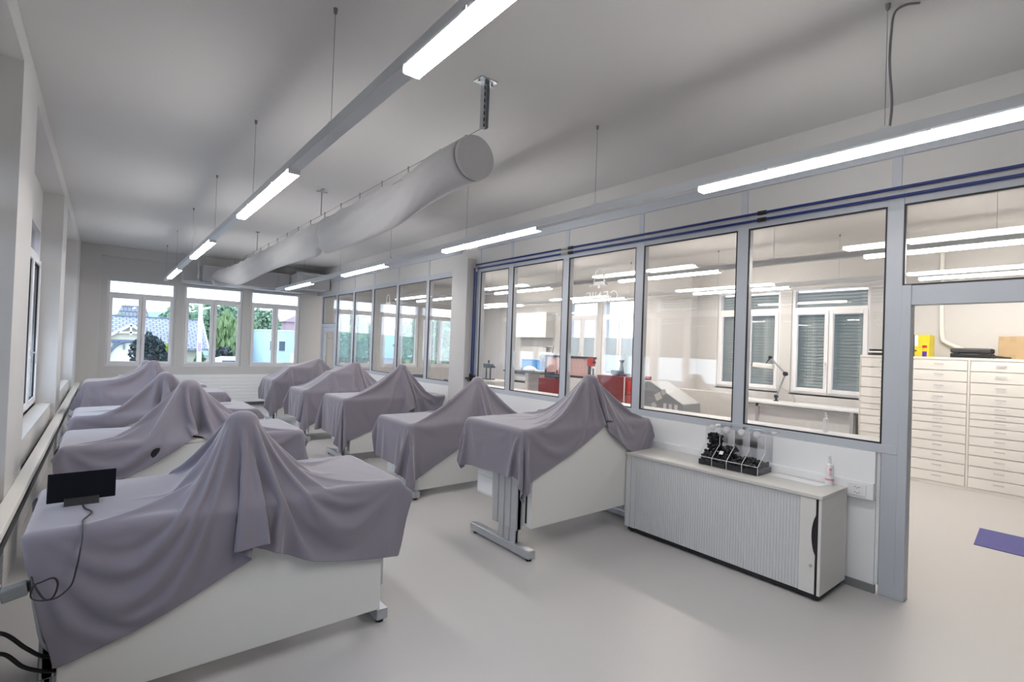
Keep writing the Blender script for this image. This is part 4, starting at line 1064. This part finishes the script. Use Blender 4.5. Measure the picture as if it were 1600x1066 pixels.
def house():
    t = thing('house', 'cream house with a grey tiled roof and half-timbered gable outside the rear windows', 'house', (2, 52, ZG))
    xl, xr, ye, yr, ze, zr = -7, 6.75, 49, 53.5, .62, 3.12
    w = MB(); w.box(xl+.4, xr-.35, ye+.6, 58, ZG, .75); w.prism([(xr-.35, ye+.6, .7), (xr-.35, 57.4, .7), (xr-.35, yr, zr-.15)], (-.2, 0, 0)); w.build('wall', 'housewall', t)
    d = Vector((0, yr-ye, zr-ze))
    r_ = MB(); r_.prism([(xl, ye, ze), (xl, yr, zr), (xl, 2*yr-ye, ze), (xl, 2*yr-ye, ze-.14), (xl, yr, zr-.14), (xl, ye, ze-.14)], (xr-xl, 0, 0)); r_.build('roof', 'roof', t)
    g = MB(); g.box(xl, xr, yr-.12, yr+.12, zr-.02, zr+.06); g.build('ridge', 'timber', t)
    v = MB(); v.prism([(xr-.02, ye, ze+.04), (xr-.02, yr, zr+.04), (xr-.02, 2*yr-ye, ze+.04), (xr-.02, 2*yr-ye, ze-.16), (xr-.02, yr, zr-.18), (xr-.02, ye, ze-.16)], (.12, 0, 0)); v.build('verge_board', 'barge', t)
    s = MB(); n_ = Vector((0, -d.z, d.y)).normalized(); c = Vector((4.35, ye, ze)) + d*.38 + n_*.05
    s.obox(c, (1, 0, 0), d, n_, .42, .75, .12); sk = s.build('skylight', 'timber', t)
    MB().obox(c+n_*.07, (1, 0, 0), d, n_, .30, .58, .03).build('pane', 'barge', sk)
    p = MB(); ax, az, hw = 1.45, 2.42, 1.55; yp = 46.5
    p.prism([(ax-hw, yp, az-1.05), (ax, yp, az), (ax+hw, yp, az-1.05), (ax+hw, yp, az-1.2), (ax, yp, az-.15), (ax-hw, yp, az-1.2)], (0, 5, 0)); gb = p.build('porch_roof', 'roof', t)
    q = MB(); q.prism([(ax-hw-.05, yp-.1, az-1.08), (ax, yp-.1, az+.02), (ax+hw+.05, yp-.1, az-1.08), (ax+hw+.05, yp-.1, az-1.28), (ax, yp-.1, az-.2), (ax-hw-.05, yp-.1, az-1.28)], (0, .1, 0))
    q.box(ax-.06, ax+.06, yp-.1, yp, az-.85, az-.1); q.box(ax-.75, ax+.75, yp-.1, yp, az-.72, az-.60); q.build('barge_board', 'barge', t)
    f = MB(); f.prism([(ax-hw+.15, yp+.3, az-1.1), (ax, yp+.3, az-.12), (ax+hw-.15, yp+.3, az-1.1)], (0, .1, 0)); f.box(ax-hw+.2, ax+hw-.2, yp+.3, yp+.4, ZG, az-1.1); f.build('gable_wall', 'housewall', t)
    b = MB(); arc = [(ax-.05+1.25*math.cos(R(a)), yp+.2, az-2.75+1.45*math.sin(R(a))) for a in range(0, 181, 12)]
    b.tube(arc, .10, 6); b.box(ax-hw+.05, ax-hw+.25, yp+.1, yp+.3, ZG, az-1.15); b.box(ax+hw-.25, ax+hw-.05, yp+.1, yp+.3, ZG, az-1.15); b.box(ax-hw, ax+hw, yp+.1, yp+.3, az-1.35, az-1.2)
    for k in range(4): b.box(ax-1+k*.6, ax-.9+k*.6, yp+.15, yp+.3, az-1.9, az-1.3)
    b.build('timber_frame', 'timber', t)
    o = MB(); o.box(ax-1.0, ax+1.0, yp+.22, yp+.30, ZG, -.5); o.build('garage_opening', 'modern', t)
house()
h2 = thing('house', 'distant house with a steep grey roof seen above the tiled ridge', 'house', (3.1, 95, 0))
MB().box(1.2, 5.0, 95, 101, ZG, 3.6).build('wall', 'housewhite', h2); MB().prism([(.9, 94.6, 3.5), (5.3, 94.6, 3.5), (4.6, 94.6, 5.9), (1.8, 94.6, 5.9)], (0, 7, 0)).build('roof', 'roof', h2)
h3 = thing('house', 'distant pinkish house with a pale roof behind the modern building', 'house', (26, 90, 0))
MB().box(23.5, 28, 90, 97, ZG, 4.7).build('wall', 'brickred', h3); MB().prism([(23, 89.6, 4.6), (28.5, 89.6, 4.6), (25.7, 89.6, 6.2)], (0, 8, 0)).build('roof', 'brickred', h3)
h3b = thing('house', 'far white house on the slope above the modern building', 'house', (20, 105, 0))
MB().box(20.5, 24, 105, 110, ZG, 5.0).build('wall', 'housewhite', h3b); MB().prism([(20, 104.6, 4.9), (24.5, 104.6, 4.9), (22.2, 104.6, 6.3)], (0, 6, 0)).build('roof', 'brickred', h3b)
def modern():
    t = thing('modern_building', 'pale blue flat-roofed modern building in the last rear window', 'building', (11, 42, ZG))
    MB().box(9.45, 13.2, 42, 50, ZG, 2.30).build('wall', 'modern', t); MB().box(9.40, 13.25, 41.95, 50.05, 2.30, 2.38).build('roof_edge', 'barge', t)
    for x in (9.85, 10.5):
        f = MB().box(x, x+.50, 41.96, 42.0, .72, 1.55).build('window_frame', 'housewhite', t)
        MB().box(x+.03, x+.47, 41.94, 41.96, .76, 1.51).build('pane', 'darkglass', f)
    MB().box(11.4, 11.9, 41.96, 42.0, ZG, .6).build('side_panel', 'housewhite', t)
modern()
pt = thing('street_pole', 'pale tall pole with a small red sticker in the middle rear window', 'pole', (3.75, 30, ZG))
MB().tube([(3.77, 30, ZG), (3.73, 30, 3.25)], [.13, .10], 14).build('pole', 'pole', pt, smooth=True); MB().box(3.66, 3.80, 29.84, 29.90, .95, 1.35).build('sticker', 'brickred', pt)
MB().tube([(3.73, 30, 3.1), (4.35, 30, 3.2)], .03, 8).build('lamp_arm', 'pole', pt)
tree('shrub', 'dark purple-leaved shrub before the half-timbered gable', 1.75, 31, ZG, 4.4, (.85, .8, 1.6), 'leafdark', 3, 2600, .15)
tree('shrub', 'yellow-green shrub beside the dark purple-leaved shrub', 2.55, 33, ZG, 3.9, (.55, .6, 1.2), 'leafyellow', 5, 1300, .15)
tree('willow_tree', 'light green willow with hanging branches beyond the pole', 7.6, 46, ZG, 6.0, (1.15, 1.2, 2.5), 'leafwillow', 8, 2600, .7, True)
tree('willow_tree', 'smaller hanging willow next to the pale blue modern building', 10.35, 52, ZG, 5.9, (.85, .8, 2.1), 'leafwillow', 9, 1400, .6, True)
tree('hedge_tree', 'dark round bush standing at the foot of the willow', 6.9, 43, ZG, 3.6, (.75, .7, 1.3), 'leafdark', 11, 1200, .25)
tree('hedge_tree', 'small dark conifer at the corner of the cream house', 5.6, 44.5, ZG, 3.1, (.38, .4, .9), 'leafgreen', 12, 700, .18)
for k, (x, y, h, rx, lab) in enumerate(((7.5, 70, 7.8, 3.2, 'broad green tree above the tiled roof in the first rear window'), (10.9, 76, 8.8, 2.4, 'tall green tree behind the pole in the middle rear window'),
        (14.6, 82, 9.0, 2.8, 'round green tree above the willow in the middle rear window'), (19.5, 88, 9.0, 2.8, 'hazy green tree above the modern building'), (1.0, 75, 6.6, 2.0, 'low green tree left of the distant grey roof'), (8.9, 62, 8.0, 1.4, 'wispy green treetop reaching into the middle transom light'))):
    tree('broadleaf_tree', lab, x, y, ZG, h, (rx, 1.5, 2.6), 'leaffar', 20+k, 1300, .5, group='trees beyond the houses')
def low_things():
    m = MB(); m.box(4.4, 14, 34, 34.3, ZG, .12); tag(m.build('garden_wall', 'housewhite'), 'low white garden wall across the foot of the rear windows', 'wall')
    c = thing('parked_car', 'white car roof showing at the bottom of the middle rear window', 'car', (6.2, 36, ZG))
    MB().prism([(5.3, 36, -.4), (5.5, 36, .28), (5.9, 36, .42), (7.0, 36, .42), (7.4, 36, .25), (7.7, 36, -.4)], (0, 1.7, 0)).build('cabin', 'housewhite', c, bev=.08)
    MB().box(4.9, 8.1, 35.95, 37.75, -1.3, -.4).build('body', 'housewhite', c, bev=.12)
    for x in (5.5, 7.5):
        for y in (35.95, 37.5): MB().lathe((x, y, -1.3), [(.33, 0), (.33, .22)], 16, (0, 1, 0)).build('wheel', 'black', c)
    MB().prism([(5.62, 35.985, -.3), (5.75, 35.985, .22), (7.05, 35.985, .22), (7.3, 35.985, -.3)], (0, .012, 0)).build('side_window', 'darkglass', c)
low_things()
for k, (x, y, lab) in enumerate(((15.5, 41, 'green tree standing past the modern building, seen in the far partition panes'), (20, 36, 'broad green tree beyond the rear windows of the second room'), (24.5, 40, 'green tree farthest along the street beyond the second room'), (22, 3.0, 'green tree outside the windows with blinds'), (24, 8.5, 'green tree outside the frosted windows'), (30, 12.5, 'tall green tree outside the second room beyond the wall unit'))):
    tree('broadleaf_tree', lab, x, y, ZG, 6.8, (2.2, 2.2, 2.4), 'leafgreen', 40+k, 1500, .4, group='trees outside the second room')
